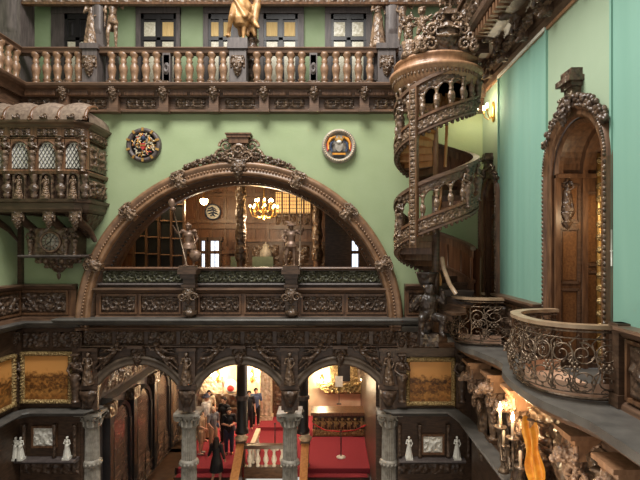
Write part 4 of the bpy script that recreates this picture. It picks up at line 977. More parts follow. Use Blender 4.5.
cb = [PX(p, 13.6) for p in (11, 62, 112, 162.5, 213, 263.5, 314, 364.5)]
for i, x in enumerate(cb):
    nx = cb[i+1] if i < 7 else x+1.45
    MB().relief(x+.28, nx-.28, PZ(108.5,13.88), PZ(98.5,13.88), -.13, strap, .08, .024).build('carved_frieze', 'midc', t)
for i, x in enumerate(cb[1:]):
    c = thing('mask_corbel', ORD[i]+' of seven mask corbels under the upper gallery of the green wall', 'corbel', (x, YF-.18, PZ(113, 13.7)), 0, 'mask corbels under the upper gallery')
    m = MB(); m.box(-.15, .15, -.2, .08, .02, .12); m.box(-.13, .13, -.14, .08, .12, .6); m.box(-.18, .18, -.3, .08, .72, .8); m.build('block', 'midx', c)
    link('mask', T['mask'], 'midc', c, (0, -.18, .3), 0, .58)
# reeded soffit of gallery on left
# ------------------------------------------------------------------ gallery level behind
Yw = 16.5
m = MB(); m.box(XL-1.5, 6, YF-.1, Yw+.2, zb_-.08, zb_); struct(m.build('floor_gallery', 'midx'))
m = MB(); m.box(XL-1.5, 6.5, Yw, Yw+.2, PZ(82), 19); struct(m.build('wall_gallery', 'green_up'))
m = MB(); m.box(XL-2, 6.5, YF-.1, Yw+.2, 18.0, 18.2); struct(m.build('ceiling_gallery', 'mid'))
m = MB(); m.box(XL-2, XL-1.8, 5, Yw+.2, PZ(84), 18); m.box(XL-2, XL, 5, YF, PZ(84), PZ(82)); struct(m.build('wall_gallery_left', 'green_up'))
t = thing('carved_beam', 'carved beam across the top of the upper gallery openings', 'beam', (0, YF+.1, 0))
m = MB(); m.box(XL-1.5, 5, 0, .1, PZ(3), PZ(-14)); m.sweep([(0,PZ(4)),(0,PZ(2)),(.12,PZ(2)),(.1,PZ(4))], [(XL, 0), (4, 0)]); m.build('body', 'mid', t)
MB().relief(XL, 4, PZ(2), PZ(-4), 0, flute2(20), .06, .03).build('bead_band', 'midc', t)
t = thing('carved_beam', 'fluted frieze above the gallery windows, set back behind the statues', 'beam', (0, Yw-.02, 0))
m = MB(); m.box(XL-1, 5, -.25, 0, PZ(7, Yw), PZ(-10, Yw)); m.build('body', 'dark', t)
MB().relief(XL-1, 5, PZ(6, 16.25), PZ(1, 16.25), -.25, flute2(12), .06, .03).build('bead_band', 'midc', t)
def gwin(p0, p1, g0, g1, lab, upper, idx):
    x0, x1 = PX(p0, Yw), PX(p1, Yw); a, b_ = PX(g0, Yw), PX(g1, Yw); zt = PZ(15, Yw); z0 = zb_
    w = MB(); w.box(x0, a, -.12, 0, z0, zt+.15); w.box(b_, x1, -.12, 0, z0, zt+.15); w.box(x0, x1, -.14, 0, zt, zt+.24)
    o = bpy.data.objects.new('window_%d' % idx, None); COL.objects.link(o); o.location = (0, Yw, 0); o['kind'] = 'structure'
    w.build('window_frame', 'greyw', o)
    s = MB(); s.box(a, b_, -.05, -.01, z0, zt); s.build('window_sash', 'black', o)
    c = (a+b_)/2; q = (b_-a)/2; zm = PZ(40, Yw)
    m = MB(); m.box(a, a+.09, -.09, -.05, z0, zt); m.box(b_-.09, b_, -.09, -.05, z0, zt); m.box(c-.07, c+.07, -.1, -.05, z0, zt); m.box(a, b_, -.1, -.05, zm-.05, zm+.05); m.box(a, b_, -.09, -.05, zt-.18, zt); m.build('window_bars', 'black', o)
    z1_, z2_ = PZ(37, Yw), PZ(23, Yw); z3 = PZ(46, Yw)
    for s_, k in ((-1, upper[0]), (1, upper[1])):
        cx = c+s_*q*.52; h = q*.32
        MB().relief(cx-h, cx+h, z1_, z2_, -.06, foliage if k == 'pane' else flute2(9), .012, .03).build('window_pane', k, o)
        MB().relief(cx-h, cx+h, z0+.2, z3+.12, -.06, foliage, .012, .03).build('window_pane', 'pane', o)
gwin(137, 181, 142, 177, '', ('pane', 'blind'), 1)
gwin(204, 240, 209, 234, '', ('blind', 'blind'), 2)
gwin(259, 304, 264, 298, '', ('blind', 'blind'), 3)
gwin(325, 372, 331, 366, '', ('pane', 'pane'), 4)
gwin(53, 96, 66, 92, '', ('black', 'black'), 5)
def pillar(x, Y, w, lab, nm='gallery_pillar'):
    t = thing(nm, lab, 'pillar', (x, Y, PZ(50, 14)))
    MB().box(-w, w, -w, w, -.95 if nm == 'gallery_pillar' else 0, 3).build('shaft', 'greyw', t); MB().box(-w-.06, w+.06, -w-.06, w+.06, 0, .15).build('base', 'greyw', t)
    MB().relief(-w*.7, w*.7, .5, 2, -w, flute2(8), .03, .03).build('carved_strip', 'greyw', t)
pillar(PX(100, 14.2), 14.2, .15, 'dark square gallery pillar between the two left caryatids')
pillar(PX(392, 14.2), 14.25, .2, 'dark square gallery pillar at the right end of the balustrade')
pillar(PX(14, 14.2), 14.3, .34, 'broad dark gallery pillar in the upper left corner')
for px, lab, sc in ((91, 'slim carved caryatid left of the left gallery pillar', 1.85), (112, 'carved caryatid right of the left gallery pillar', 1.95), (378, 'carved caryatid left of the right gallery pillar', 1.95), (403, 'carved caryatid right of the right gallery pillar', 1.95)):
    t = thing('caryatid', lab, 'statue', (PX(px, 14.1), 14.15, PZ(50, 14)+.02)); link('figure', T['guard' if px in (112, 403) else 'robed'], 'balc', t, (0, 0, .04), .3, (sc*.72, sc*.8, sc*.86)); MB().box(-.14, .14, -.14, .14, -.9, .06).build('plinth', 'greyw', t)
t = thing('gilded_statue', 'gilded dancing figure in swirling drapery on the gallery centre pedestal', 'statue', (PX(239, 13.85), 13.85, PZ(46, 13.85)+.02))
link('figure', T['dancer'], 'goldst', t, (0, 0, .1), 0, 2.1); MB().box(-.28, .28, -.24, .24, -.03, .12).build('plinth', 'greyw', t)
t = thing('column_shaft', 'dark carved column standing behind the gilded statue', 'column', (PX(252, 14.3), 14.35, PZ(50)))
MB().lathe([(0,-.95),(.2,-.95),(.2,.2),(.15,.3),(.16,.9),(.13,1.1),(.17,1.3),(.13,1.5),(.14,3),(0,3)], n=14).build('shaft', 'darkc', t)
for k in range(3): MB().lathe([(.15,0),(.22,.06),(.15,.14)], (0,0,.35+.45*k), 12).build('carved_ring', 'midc', t)
# ================================================================== CLOCK ORIEL
Yo = 12.7
def oz(py): return PZ(py, Yo)
ox1 = -6.52; bw = .715; c0 = PX(74, Yo)                      # bay centres c0, c0-bw, ...
t = thing('oriel', 'projecting carved wooden oriel with lattice windows in the upper left corner', 'oriel window', (0, YF, 0))
yo = Yo-YF
path = [(XL-.2, yo), (ox1-.25, yo), (ox1, yo+.25), (ox1, 0)]
def osw(nm, pr, m_): MB().sweep(pr, path).build(nm, m_, t)
MB().box(XL, ox1-.1, yo+.12, 0, oz(212), oz(124)).build('core', 'dark', t)
osw('base_moulding', [(-.2,oz(213)),(-.05,oz(212)),(.0,oz(209)),(.02,oz(203)),(.08,oz(202)),(.1,oz(199)),(-.2,oz(199))], 'dark')
osw('sill_moulding', [(-.2,oz(175)),(.03,oz(174)),(.06,oz(171)),(.02,oz(169.5)),(-.2,oz(169.5))], 'mid')
osw('frieze', [(-.2,oz(139)),(.0,oz(138)),(.0,oz(127)),(-.2,oz(127))], 'mid')
osw('cornice', [(-.2,oz(127)),(.02,oz(127)),(.06,oz(125)),(.14,oz(123)),(.16,oz(121)),(-.2,oz(120.5))], 'midx')
osw('lower_panel', [(-.2,oz(200)),(-.08,oz(200)),(-.08,oz(174)),(-.2,oz(174))], 'dark')
for k in range(4):
    c = c0-bw*k
    wf = MB(); wf.box(c-.35, c-.23, yo-.02, yo+.12, oz(169.5), oz(139)); wf.box(c+.23, c+.35, yo-.02, yo+.12, oz(169.5), oz(139))
    pl = [(c-.25, oz(139)), (c-.25, oz(151))]+[(c-.23*cos(a), oz(151)+.23*sin(a)) for a in [pi*i/12 for i in range(13)]]+[(c+.25, oz(151)), (c+.25, oz(139))]
    wf.prism(pl, yo-.02, yo+.1); wf.arch([(.23,yo-.05),(.26,yo-.07),(.29,yo-.02),(.23,yo-.02)], c, oz(151), 0, pi, 14)
    w = wf.build('window_frame', 'mid', t)
    m = MB(); m.prism([(c-.23, oz(168)), (c+.23, oz(168)), (c+.23, oz(151))]+[(c+.23*cos(a), oz(151)+.23*sin(a)) for a in [pi*i/12 for i in range(1, 12)]]+[(c-.23, oz(151))], yo+.03, yo+.06); m.build('glazing', 'white', w)  # lit look of the panes put into an opaque white colour
    m = MB()
    for d in (-1, 1):
        for q in range(-7, 8):
            x0 = q*.1; pts = []
            za, zb2 = oz(168), oz(151)+.19
            n = 10
            seg = [(x0+d*(z-za)*.58, z) for z in [za+(zb2-za)*i/n for i in range(n+1)]]
            seg = [p for p in seg if abs(p[0]) < .23 and (p[1] < oz(151) or hypot(p[0], p[1]-oz(151)) < .23)]
            if len(seg) > 1: m.tube([(c+p[0], yo+.015, p[1]) for p in seg], .009, 4, sm=False)
    m.build('lattice', 'black', w)
    MB().relief(c-.27, c+.27, oz(137), oz(128.5), yo-.0, strap, .06, .02).build('frieze_panel', 'midc', t)
    # domed roof segment with scales
    v = []; f = []; nx, nz = 12, 12
    for i in range(nx+1):
        for j in range(nz+1):
            u = -1+2*i/nx; a = pi/2*j/nz; x = c+u*bw/2; hgt = oz(99.5)-oz(121)
            v.append((x, yo-.12+.5*(1-cos(a)), oz(121)+hgt*sin(a)*(1-.16*u*u)+.012*((i+j) % 2)))
    f = [(i*(nz+1)+j, (i+1)*(nz+1)+j, (i+1)*(nz+1)+j+1, i*(nz+1)+j+1) for i in range(nx) for j in range(nz)]
    MB().add(v, f, False).build('scaled_roof', 'bluegrey', t)
    m = MB(); m.relief(c-.1, c+.1, oz(121), oz(117), yo-.16, grotesque, .06, .02); m.spiral((c+.06, oz(118)), .06, 1.3, 0, 1, .02, y=yo-.2); m.build('dormer_scroll', 'midc', t)
    # ribs between bays and pilaster herms
    e = c+bw/2
    m = MB(); m.tube([(e, yo-.12+.62*(1-cos(a)), oz(121)+(oz(103)-oz(121))*sin(a)) for a in [pi/2*i/10 for i in range(11)]], .05, 6); m.spiral((e, oz(120)), .06, 1.2, 0, 1, .025, y=yo-.17); m.build('roof_rib', 'mid', t)
    link('herm', T['herm'], 'midc', t, (e if k else e-.1, yo-.06, oz(172)), 0, .92)
    if k == 0: link('herm', T['herm'], 'midc', t, (ox1-.1, yo+.24, oz(172)), .8, .92)
    m = MB(); m.lathe([(0,0),(.08,0),(.1,.12),(.07,.16),(.13,.24),(.14,.32),(.08,.38),(.06,.42),(.09,.46),(.1,.6),(.12,.65),(0,.65)], (e-.0 if k else e-.08, yo+.02, oz(199)), 14, sy=.8); m.build('bulb_pedestal', 'darkc', t)
    m = MB(); m.box(c-.17, c-.13, yo-.04, yo+.1, oz(199), oz(175)); m.box(c+.13, c+.17, yo-.04, yo+.1, oz(199), oz(175)); m.arch([(.13,yo-.04),(.17,yo-.05),(.17,yo+.08),(.13,yo+.08)], c, oz(179), 0, pi, 12); m.build('niche', 'darkc', t)
    f_ = thing('niche_figurine', ['fourth','third','second','first'][3-k] .replace('fourth','rightmost').replace('third','second from the right').replace('second from the right from the right','x') if False else '', 'figurine', (c, Yo-.06, oz(198)))
    f_['label'] = ['pale carved figurine in the oriel niche beside its right corner', 'pale carved figurine in the oriel niche above the clock', 'pale carved figurine in the oriel niche above the clock shelf, near its left end', 'pale carved figurine in the oriel niche at the left edge of the view'][k]
    link('figure', T['robed'], 'balc', f_, (0, 0, .02), 0, .56); MB().box(-.1, .1, -.08, .1, -.04, .03).build('plinth', 'midc', f_)
# right side face
MS = Matrix.Translation((ox1, 0, 0)) @ Matrix.Rotation(pi/2, 4, 'Z')   # local x=+Y
m = MB(MS.copy()); m.relief(yo+.3, -.05, oz(168), oz(142), -.02, strap, .07, .03); m.relief(yo+.3, -.05, oz(196), oz(178), -.0, scroll, .07, .03); m.relief(yo+.3, -.05, oz(137), oz(128), -.02, scroll, .06, .03); m.build('side_panel', 'midc', t)
v = []; f = []; nx = 8; nz = 10
for i in range(nx+1):
    for j in range(nz+1):
        a = pi/2*j/nz; y = yo+.1+(1.2)*i/nx; v.append((ox1+.1-.5*(1-cos(a)), y, oz(121)+(oz(104)-oz(121))*sin(a)))
f = [(i*(nz+1)+j, (i+1)*(nz+1)+j, (i+1)*(nz+1)+j+1, i*(nz+1)+j+1) for i in range(nx) for j in range(nz)]
MB().add(v, f, True).build('side_roof', 'bluegrey', t)
m = MB(); m.box(XL, ox1-.35, yo+.5, 0, oz(122), oz(102)); m.build('roof_block', 'mid', t)
# corbels beneath
for x in (c0-.02-.0, c0-.72, c0-1.55, c0-2.3):
    m = MB(); m.box(x-.12, x+.12, yo+.05, -.1, oz(214), oz(211)); m.tube([(x, yo+.15, oz(215)), (x, yo+.35, oz(221)), (x, yo+.8, oz(228)), (x, -.1, oz(240))], [.12,.12,.1,.06], 8); m.build('support', 'dark', t)
    link('corbel_mask', T['mask'], 'midc', t, (x, yo+.1, oz(230)), 0, .5)
m = MB(); m.add([(ox1-.02, yo+.2, oz(213)), (ox1-.02, -.05, oz(213)), (ox1-.5, -.05, oz(238)), (ox1-.62, yo+.2, oz(213)), (ox1-.62, -.05, oz(213))], [(0,1,2), (0,2,3), (3,2,4), (0,3,4,1), (1,4,2)]); m.build('corner_console', 'darkc', t)
# clock
Yc = 13.35
cx = PX(46, Yc-.3)
t = thing('wall_clock', 'carved bracket clock under the oriel with round dial and side figures', 'clock', (cx, YF, PZ(257, Yc)))
hz = PZ(228, Yc)-PZ(257, Yc)
MB().box(-.62, .62, -.7, 0, .05, hz).build('case', 'dark', t)
MB().relief(-.45, .45, .06, hz-.02, -.71, plait, .03, .04).build('case_front', 'midc', t)
m = MB(); m.sweep([(0,-.02),(0,.06),(.1,.06),(.12,.02),(.05,-.02)], [(-.75, 0), (-.75, -.72), (.75, -.72), (.75, 0)]); m.box(-.75, .75, -.72, 0, -.02, .06); m.build('shelf', 'greyw', t)
CM = Matrix.Translation((0, -.72, .42)) @ Matrix.Rotation(pi/2, 4, 'X')
MB(CM).lathe([(0,.03),(.24,.03),(.24,0)], n=32).build('dial', 'stone', t)
m = MB(CM); m.tube([(.27*cos(a), .27*sin(a), .03) for a in [2*pi*i/36 for i in range(36)]], .035, 6, closed=True); m.tube([(.14*cos(a), .14*sin(a), .035) for a in [2*pi*i/30 for i in range(30)]], .01, 4, closed=True); m.build('bezel', 'bronze', t)
m = MB(CM)
for i in range(12): m.box(-.009, .009, .165, .225, .03, .045, Matrix.Rotation(2*pi*i/12, 4, 'Z'))
m.box(-.06, .06, -.006, .006, .035, .04); m.box(-.006, .006, -.225, .225, .034, .036); m.box(-.225, .225, -.006, .006, .034, .036); m.build('hour_mark', 'black', t)
m = MB(CM); m.box(-.008, .008, 0, .19, .045, .055, Matrix.Rotation(-.5, 4, 'Z')); m.build('minute_hand', 'black', t); m = MB(CM); m.box(-.01, .01, 0, .12, .04, .05, Matrix.Rotation(2.2, 4, 'Z')); m.build('hour_hand', 'black', t)
for x, s_ in ((-.56, 'L'), (.42, 'R'), (.66, 'R')): link('side_figure', T['herm'], 'midc', t, (x, -.74, .05), 0, .74)
m = MB(); m.lathe([(0,-.66),(.05,-.6),(.06,-.5),(.03,-.46),(.12,-.42),(.2,-.34),(.36,-.26),(.44,-.18),(.62,-.08),(.7,0),(0,0)], (0,-.33,0), 26, sy=.5)
m.build('pendant', 'darkc', t)
m = MB()
for i in range(9):
    a = pi+pi*i/8; m.ell((.58*cos(a), -.33+.3*sin(a), -.12), (.08,.06,.07), 7, 5); m.ell((.35*cos(a), -.33+.18*sin(a), -.27), (.06,.05,.06), 7, 5)
m.build('pendant_carving', 'midc', t)
m = MB(); m.box(XL, XL+.12, -.12+YF, YF, PZ(290), oz(213)); tag(m.build('corner_post', 'dark'), 'dark vertical corner post beneath the oriel left of the clock', 'post')
# ================================================================== SPIRAL STAIR
SX_, SY_ = 2.72, 12.35; Rs = 1.02; pitch = 2.42
zf = 9.9                                    # stringer top at front of second turn (angle -90)
def hz_(a): return zf+pitch*((a+pi/2)/(2*pi))   # a in radians; grows counter-clockwise
t = thing('spiral_staircase', 'carved wooden spiral staircase winding up beside the right wall', 'spiral staircase', (SX_, SY_, 0))
A0, A1 = -pi/2-2*pi-.35, -pi/2+2*pi+pi*.52+.25     # bottom .. top
A1 = 2.5*pi-.9
def helix(r0, r1, dz0, dz1, a0, a1, m_, nm, n=None, sm=True):
    n = n or int((a1-a0)/.12); v = []; f = []
    for i in range(n+1):
        a = a0+(a1-a0)*i/n; z = hz_(a)
        for r, d in ((r0,dz0),(r1,dz0),(r1,dz1),(r0,dz1)): v.append((r*cos(a), r*sin(a), z+d))
    for i in range(n):
        for q in range(4): f.append((i*4+q, (i+1)*4+q, (i+1)*4+(q+1) % 4, i*4+(q+1) % 4))
    m = MB(); m.add(v, f, sm); m.add(v[:4], [(0,1,2,3)]); m.add(v[-4:], [(3,2,1,0)])
    for i in range(len(m.s)): m.s[i] = False
    return m.build(nm, m_, t)
def helix_relief(r, dz0, dz1, a0, a1, fn, amp, m_, nm, asp=3):
    na = int((a1-a0)*r/.025); nz = max(6, int(abs(dz1-dz0)/.025)); v = []; f = []; h = abs(dz1-dz0)/2
    for i in range(na+1):
        a = a0+(a1-a0)*i/na; u = (a-a0)*r/h
        for j in range(nz+1):
            w = -1+2*j/nz; q = fn(((u % 8)-4), w, 4.0) if 0 < j < nz else 0
            rr = r+amp*q; v.append((rr*cos(a), rr*sin(a), hz_(a)+dz0+(dz1-dz0)*j/nz))
    f = [(i*(nz+1)+j, (i+1)*(nz+1)+j, (i+1)*(nz+1)+j+1, i*(nz+1)+j+1) for i in range(na) for j in range(nz)]
    return MB().add(v, f, True).build(nm, m_, t)
Ab = -2*pi+.12
helix(Rs-.07, Rs-.0, -.32, .06, Ab, A1, 'mid', 'stringer')
helix_relief(Rs+.005, -.25, .0, Ab, A1, scroll, .05, 'balc', 'stringer_carving')
helix(Rs-.1, Rs+.06, .02, .08, Ab, A1, 'mid', 'upper_string_moulding')
helix(Rs-.1, Rs+.05, -.32, -.27, Ab, A1, 'midx', 'lower_string_moulding')
helix(Rs-.09, Rs+.06, .86, .95, Ab, A1-.5, 'midx', 'handrail')
helix(Rs-.05, Rs+.0, .66, .86, Ab, A1-.5, 'mid', 'rail_band')
helix_relief(Rs+.0, .69, .83, Ab, A1-.5, strap, .03, 'midc', 'rail_carving')
helix(.1, .16, -.05, .1, Ab, A1, 'honey', 'inner_string')
# scalloped underside
a = Ab; m = MB()
while a < A1:
    m.ell(((Rs-.03)*cos(a), (Rs-.03)*sin(a), hz_(a)-.34), (.05,.05,.06), 7, 5); a += .14
m.build('scalloped_edge', 'midx', t)
# balusters between arches
sb_ = [(0,0),(.055,0),(.055,.04),(.035,.07),(.06,.14),(.075,.22),(.06,.29),(.03,.34),(.045,.38),(.03,.42),(.045,.47),(.06,.5),(.06,.54),(0,.54)]
sbm = MB().lathe(sb_, n=10).build('x', 'balc'); SBM = sbm.data; bpy.data.objects.remove(sbm)
a = Ab+.1; k = 0
BACK = lambda a: a < -1.32*pi or .06 < a < .72*pi
while a < A1-.55:
    if BACK(a): a += 2*pi/19; continue
    link('baluster', SBM, None, t, ((Rs-.02)*cos(a), (Rs-.02)*sin(a), hz_(a)+.07)); a += 2*pi/19; k += 1
# little arches between balusters
helix(Rs-.05, Rs-.02, .05, .68, Ab, -1.32*pi, 'pan', 'solid_panel'); helix(Rs-.05, Rs-.02, .05, .68, .06, .72*pi, 'pan', 'solid_panel')
for a0_, a1_ in ((Ab, -1.32*pi), (.06, .72*pi)):
    a = a0_+.05
    while a < a1_: MB().tube([((Rs-.06)*cos(a), (Rs-.06)*sin(a), hz_(a)+.05), ((Rs-.06)*cos(a), (Rs-.06)*sin(a), hz_(a)+.68)], .02, 6).build('panel_stile', 'mid', t); a += .42
a = Ab+.1
while a < A1-.8:
    if BACK(a): a += 2*pi/19; continue
    a2 = a+2*pi/19
    pts = [((Rs-.02)*cos(a+(a2-a)*i/8), (Rs-.02)*sin(a+(a2-a)*i/8), hz_(a+(a2-a)*i/8)+.56+.12*sin(pi*i/8)) for i in range(9)]
    MB().tube(pts, .035, 6).build('small_arch', 'midc', t); a = a2
# carved posts of the railing with leafy bodies on the right front
for aa in (-.45, -.45+2*pi, -.45-2*pi, -2.75, -2.75+2*pi, -1.0+0):
    if Ab < aa < A1-.5:
        link('newel_figure', T['herm'], 'midc', t, ((Rs+.03)*cos(aa), (Rs+.03)*sin(aa), hz_(aa)-.12), aa+pi/2, .98)
# treads
a = Ab-1.5; st = 2*pi/15; k = 0
while a < A1:
    v = []; z = hz_(a)-.06
    n = 4
    for q in (0, 1):
        zz = z-.055*q
        v.append((.1*cos(a+st/2), .1*sin(a+st/2), zz))
        for i in range(n+1): g = a+st*1.12*i/n; v.append(((Rs-.06)*cos(g), (Rs-.06)*sin(g), zz))
    m_ = n+2
    f = [tuple(range(m_)), tuple(range(m_, 2*m_))[::-1]]+[(i, i+m_, (i+1) % m_+m_, (i+1) % m_) for i in range(m_)]
    mm = MB().add(v, f)
    g = a+st*.05; mm.add([(.1*cos(g), .1*sin(g), z), ((Rs-.07)*cos(g), (Rs-.07)*sin(g), z), ((Rs-.07)*cos(g), (Rs-.07)*sin(g), z-.2), (.1*cos(g), .1*sin(g), z-.2)], [(0,1,2,3)])
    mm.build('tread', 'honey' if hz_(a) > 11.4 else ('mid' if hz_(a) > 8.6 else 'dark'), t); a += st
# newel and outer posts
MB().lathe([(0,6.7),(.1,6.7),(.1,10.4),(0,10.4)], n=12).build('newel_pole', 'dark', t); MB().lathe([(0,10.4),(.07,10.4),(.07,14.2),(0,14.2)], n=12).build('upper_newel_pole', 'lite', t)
m = MB(); m.tube([(.22*cos(q)+.06, .22*sin(q), 11.1+2.6*i/20) for i, q in enumerate([-.9+1.2*i/20 for i in range(21)])], .04, 8); m.build('curved_rail', 'honey', t)
aP = -2.05
def post(aP, z0, z1):
    MQ = Matrix.Rotation(aP+pi/2, 4, 'Z') @ Matrix.Translation((0, -(Rs+.07), 0))
    m = MB(MQ); m.box(-.1, .1, -.05, .08, z0, z1); p_ = m.build('outer_post', 'mid', t)
    m = MB(MQ); m.relief(-.07, .07, z0+.05, z1-.05, -.05, lambda u, v, A: foliage(u*1.5, v*30 % 2-1, 1.5), .04, .02); m.build('post_carving', 'balc', p_)
post(-2.28, 9.05, 12.9)
# drum cornice and balcony on top
zd = PZ(76, SY_-Rs)
zt_ = lambda py: PZ(py, SY_-1.1)
dr = [(.86,zt_(78)),(1.0,zt_(77)),(1.02,zt_(73)),(1.07,zt_(71)),(1.09,zt_(66)),(1.16,zt_(64)),(1.18,zt_(60.5)),(1.1,zt_(60)),(1.02,zt_(59)),(1.03,zt_(52)),(1.07,zt_(51)),(1.07,zt_(49)),(.9,zt_(49)),(.86,zt_(78))]
MB().lathe(dr, n=64).build('drum_cornice', 'lite', t)
m = MB()
for i in range(70): g = 2*pi*i/70; m.ell((1.09*cos(g), 1.09*sin(g), zt_(68.5)), (.03,.03,.05), 6, 4)
m.build('drum_beads', 'balc', t)
MB().lathe([(.0,zt_(74)),(1.0,zt_(74)),(1.0,zt_(72)),(0,zt_(72))], n=48).build('drum_floor', 'mid', t)
# rail under the drum: upright colonnettes from top string to cornice
for i in range(12):
    g = -pi*1.15+i*pi*1.3/11; zz = max(hz_(g+2*pi), zt_(112)); h = zt_(77)-zz
    if h > .3: link('colonnette', SBM, None, t, (.96*cos(g), .96*sin(g), zz), 0, (1.15, 1.15, h/.54))
m = MB()
for i in range(11):
    g0 = -pi*1.15+i*pi*1.3/11; m.tube([(.96*cos(g0+pi*1.3/11*q/6), .96*sin(g0+pi*1.3/11*q/6), zt_(80.5)+.1*sin(pi*q/6)) for q in range(7)], .045, 6)
m.build('drum_arches', 'midc', t)
# bottom pendant of the drum underside at the left (stair soffit end) and base
MB().lathe([(0,6.66),(.3,6.66),(.28,6.8),(.12,6.9),(0,6.9)], n=20).build('newel_foot', 'dark', t)
# curved panelled inner wall low right/back
v = []; f = []; n = 20
for i in range(n+1):
    g = -.55+2.1*i/n; zt2 = hz_(g-2*pi)+.9
    for z in (6.7, zt2): v.append((1.12*cos(g), 1.12*sin(g), z))
f = [(2*i, 2*i+2, 2*i+3, 2*i+1) for i in range(n)]
MB().add(v, f, True).build('curved_panel', 'pan', t)
# figures on the drum
zD = zt_(49)
def onring(g, r=1.0): return (SX_+r*cos(g), SY_+r*sin(g), zD)
for g, sc, lab in ((-2.55, .72, 'left carved cherub of the pair on the spiral stair drum'), (-2.15, .8, 'right carved cherub of the pair on the spiral stair drum')):
    c = thing('cherub', lab, 'statue', onring(g, .92), g+pi/2); MB().lathe([(0,0),(.2,0),(.2,.1),(.15,.2),(.2,.4),(0,.4)], n=14).build('plinth', 'balc', c); link('figure', T['putto'], 'balc', c, (0, 0, .38), 0, sc)
c = thing('crest_cartouche', 'large scrolled cartouche crest on the front of the spiral stair drum', 'carving', (PX(447, SY_-.9), SY_-.92, zD))
s_ = (SY_-.92)/FP
MB().ell((0,-.0,.42), (.3,.14,.34), 16, 10).build('shield', 'midc', c)
MB().prism([(-.7,0),(.7,0),(.66,.25),(.5,.45),(.42,.7),(.2,.9),(-.2,.9),(-.42,.7),(-.5,.45),(-.66,.25)], -.03, .08).build('backboard', 'darkc', c)
m = MB()
for s in (-1, 1):
    for (x, z, R, d, a_) in ((.4,.16,.16,1,0),(.6,.1,.1,-1,1),(.38,.5,.13,-1,2),(.2,.78,.11,1,0),(.52,.36,.1,1,3),(.22,.62,.09,-1,1),(.62,.24,.07,1,2)):
        m.spiral((s*x, z), R, 1.5, a_ if s > 0 else pi-a_, d*s, .05, y=-.08)
m.tube([(-.28,-.12,.36),(0,-.18,.32),(.28,-.12,.36),(.28,-.12,.52),(0,-.18,.56),(-.28,-.12,.52)], .035, 6, closed=True)
m.build('scroll', 'balc', c)
m = MB(); m.box(-.2, .2, -.14, .1, .86, .98); m.build('cap', 'midc', c)
c = thing('winged_statue', 'carved statue standing on top of the scrolled cartouche', 'statue', (PX(447, SY_-.9), SY_-.9, zD+.98)); link('figure', T['dancer'], 'balc', c, (0, 0, .05), 0, 1.2); MB().lathe([(0,0),(.16,0),(.12,.06),(0,.08)], n=12).build('plinth', 'midc', c)
c = thing('drum_finial', 'turned wooden finial left of the cartouche on the stair drum', 'finial', onring(-1.85, .75)); MB().lathe([(0,0),(.14,0),(.1,.1),(.05,.2),(.12,.36),(.14,.46),(.08,.6),(.04,.7),(.07,.76),(.0,.86)], n=14).build('turning', 'midc', c); MB().ell((0,0,.9), .05, 8, 6).build('ball', 'balc', c)
# atlas figure holding the foot
c = thing('atlas_figure', 'dark crouching carved figure supporting the foot of the spiral stair', 'statue', (PX(430, 11.6), 11.9, 6.95))
link('figure', T['atlas'], 'ebon', c, (0, 0, .12), .2, .95); MB().box(-.22, .22, -.24, .2, -.3, .0).build('plinth', 'ebon', c); MB().lathe([(0,1.1),(.14,1.12),(.2,1.25),(.26,1.45),(.3,1.5),(0,1.5)], (0,.1,0), 16).build('capital', 'ebon', c)
# sloping handrail at the foot
m = MB(); m.tube([(PX(442, 12), 12.0, PZ(258, 12)), (PX(444, 11.7), 11.75, PZ(268, 11.7)), (PX(450, 11.6), 11.65, PZ(284, 11.6)), (PX(456, 11.6), 11.6, PZ(294, 11.6))], .055, 8)
tag(m.build('sloping_handrail', 'rail'), 'pale wooden handrail dropping from the spiral stair to the far balcony', 'handrail')
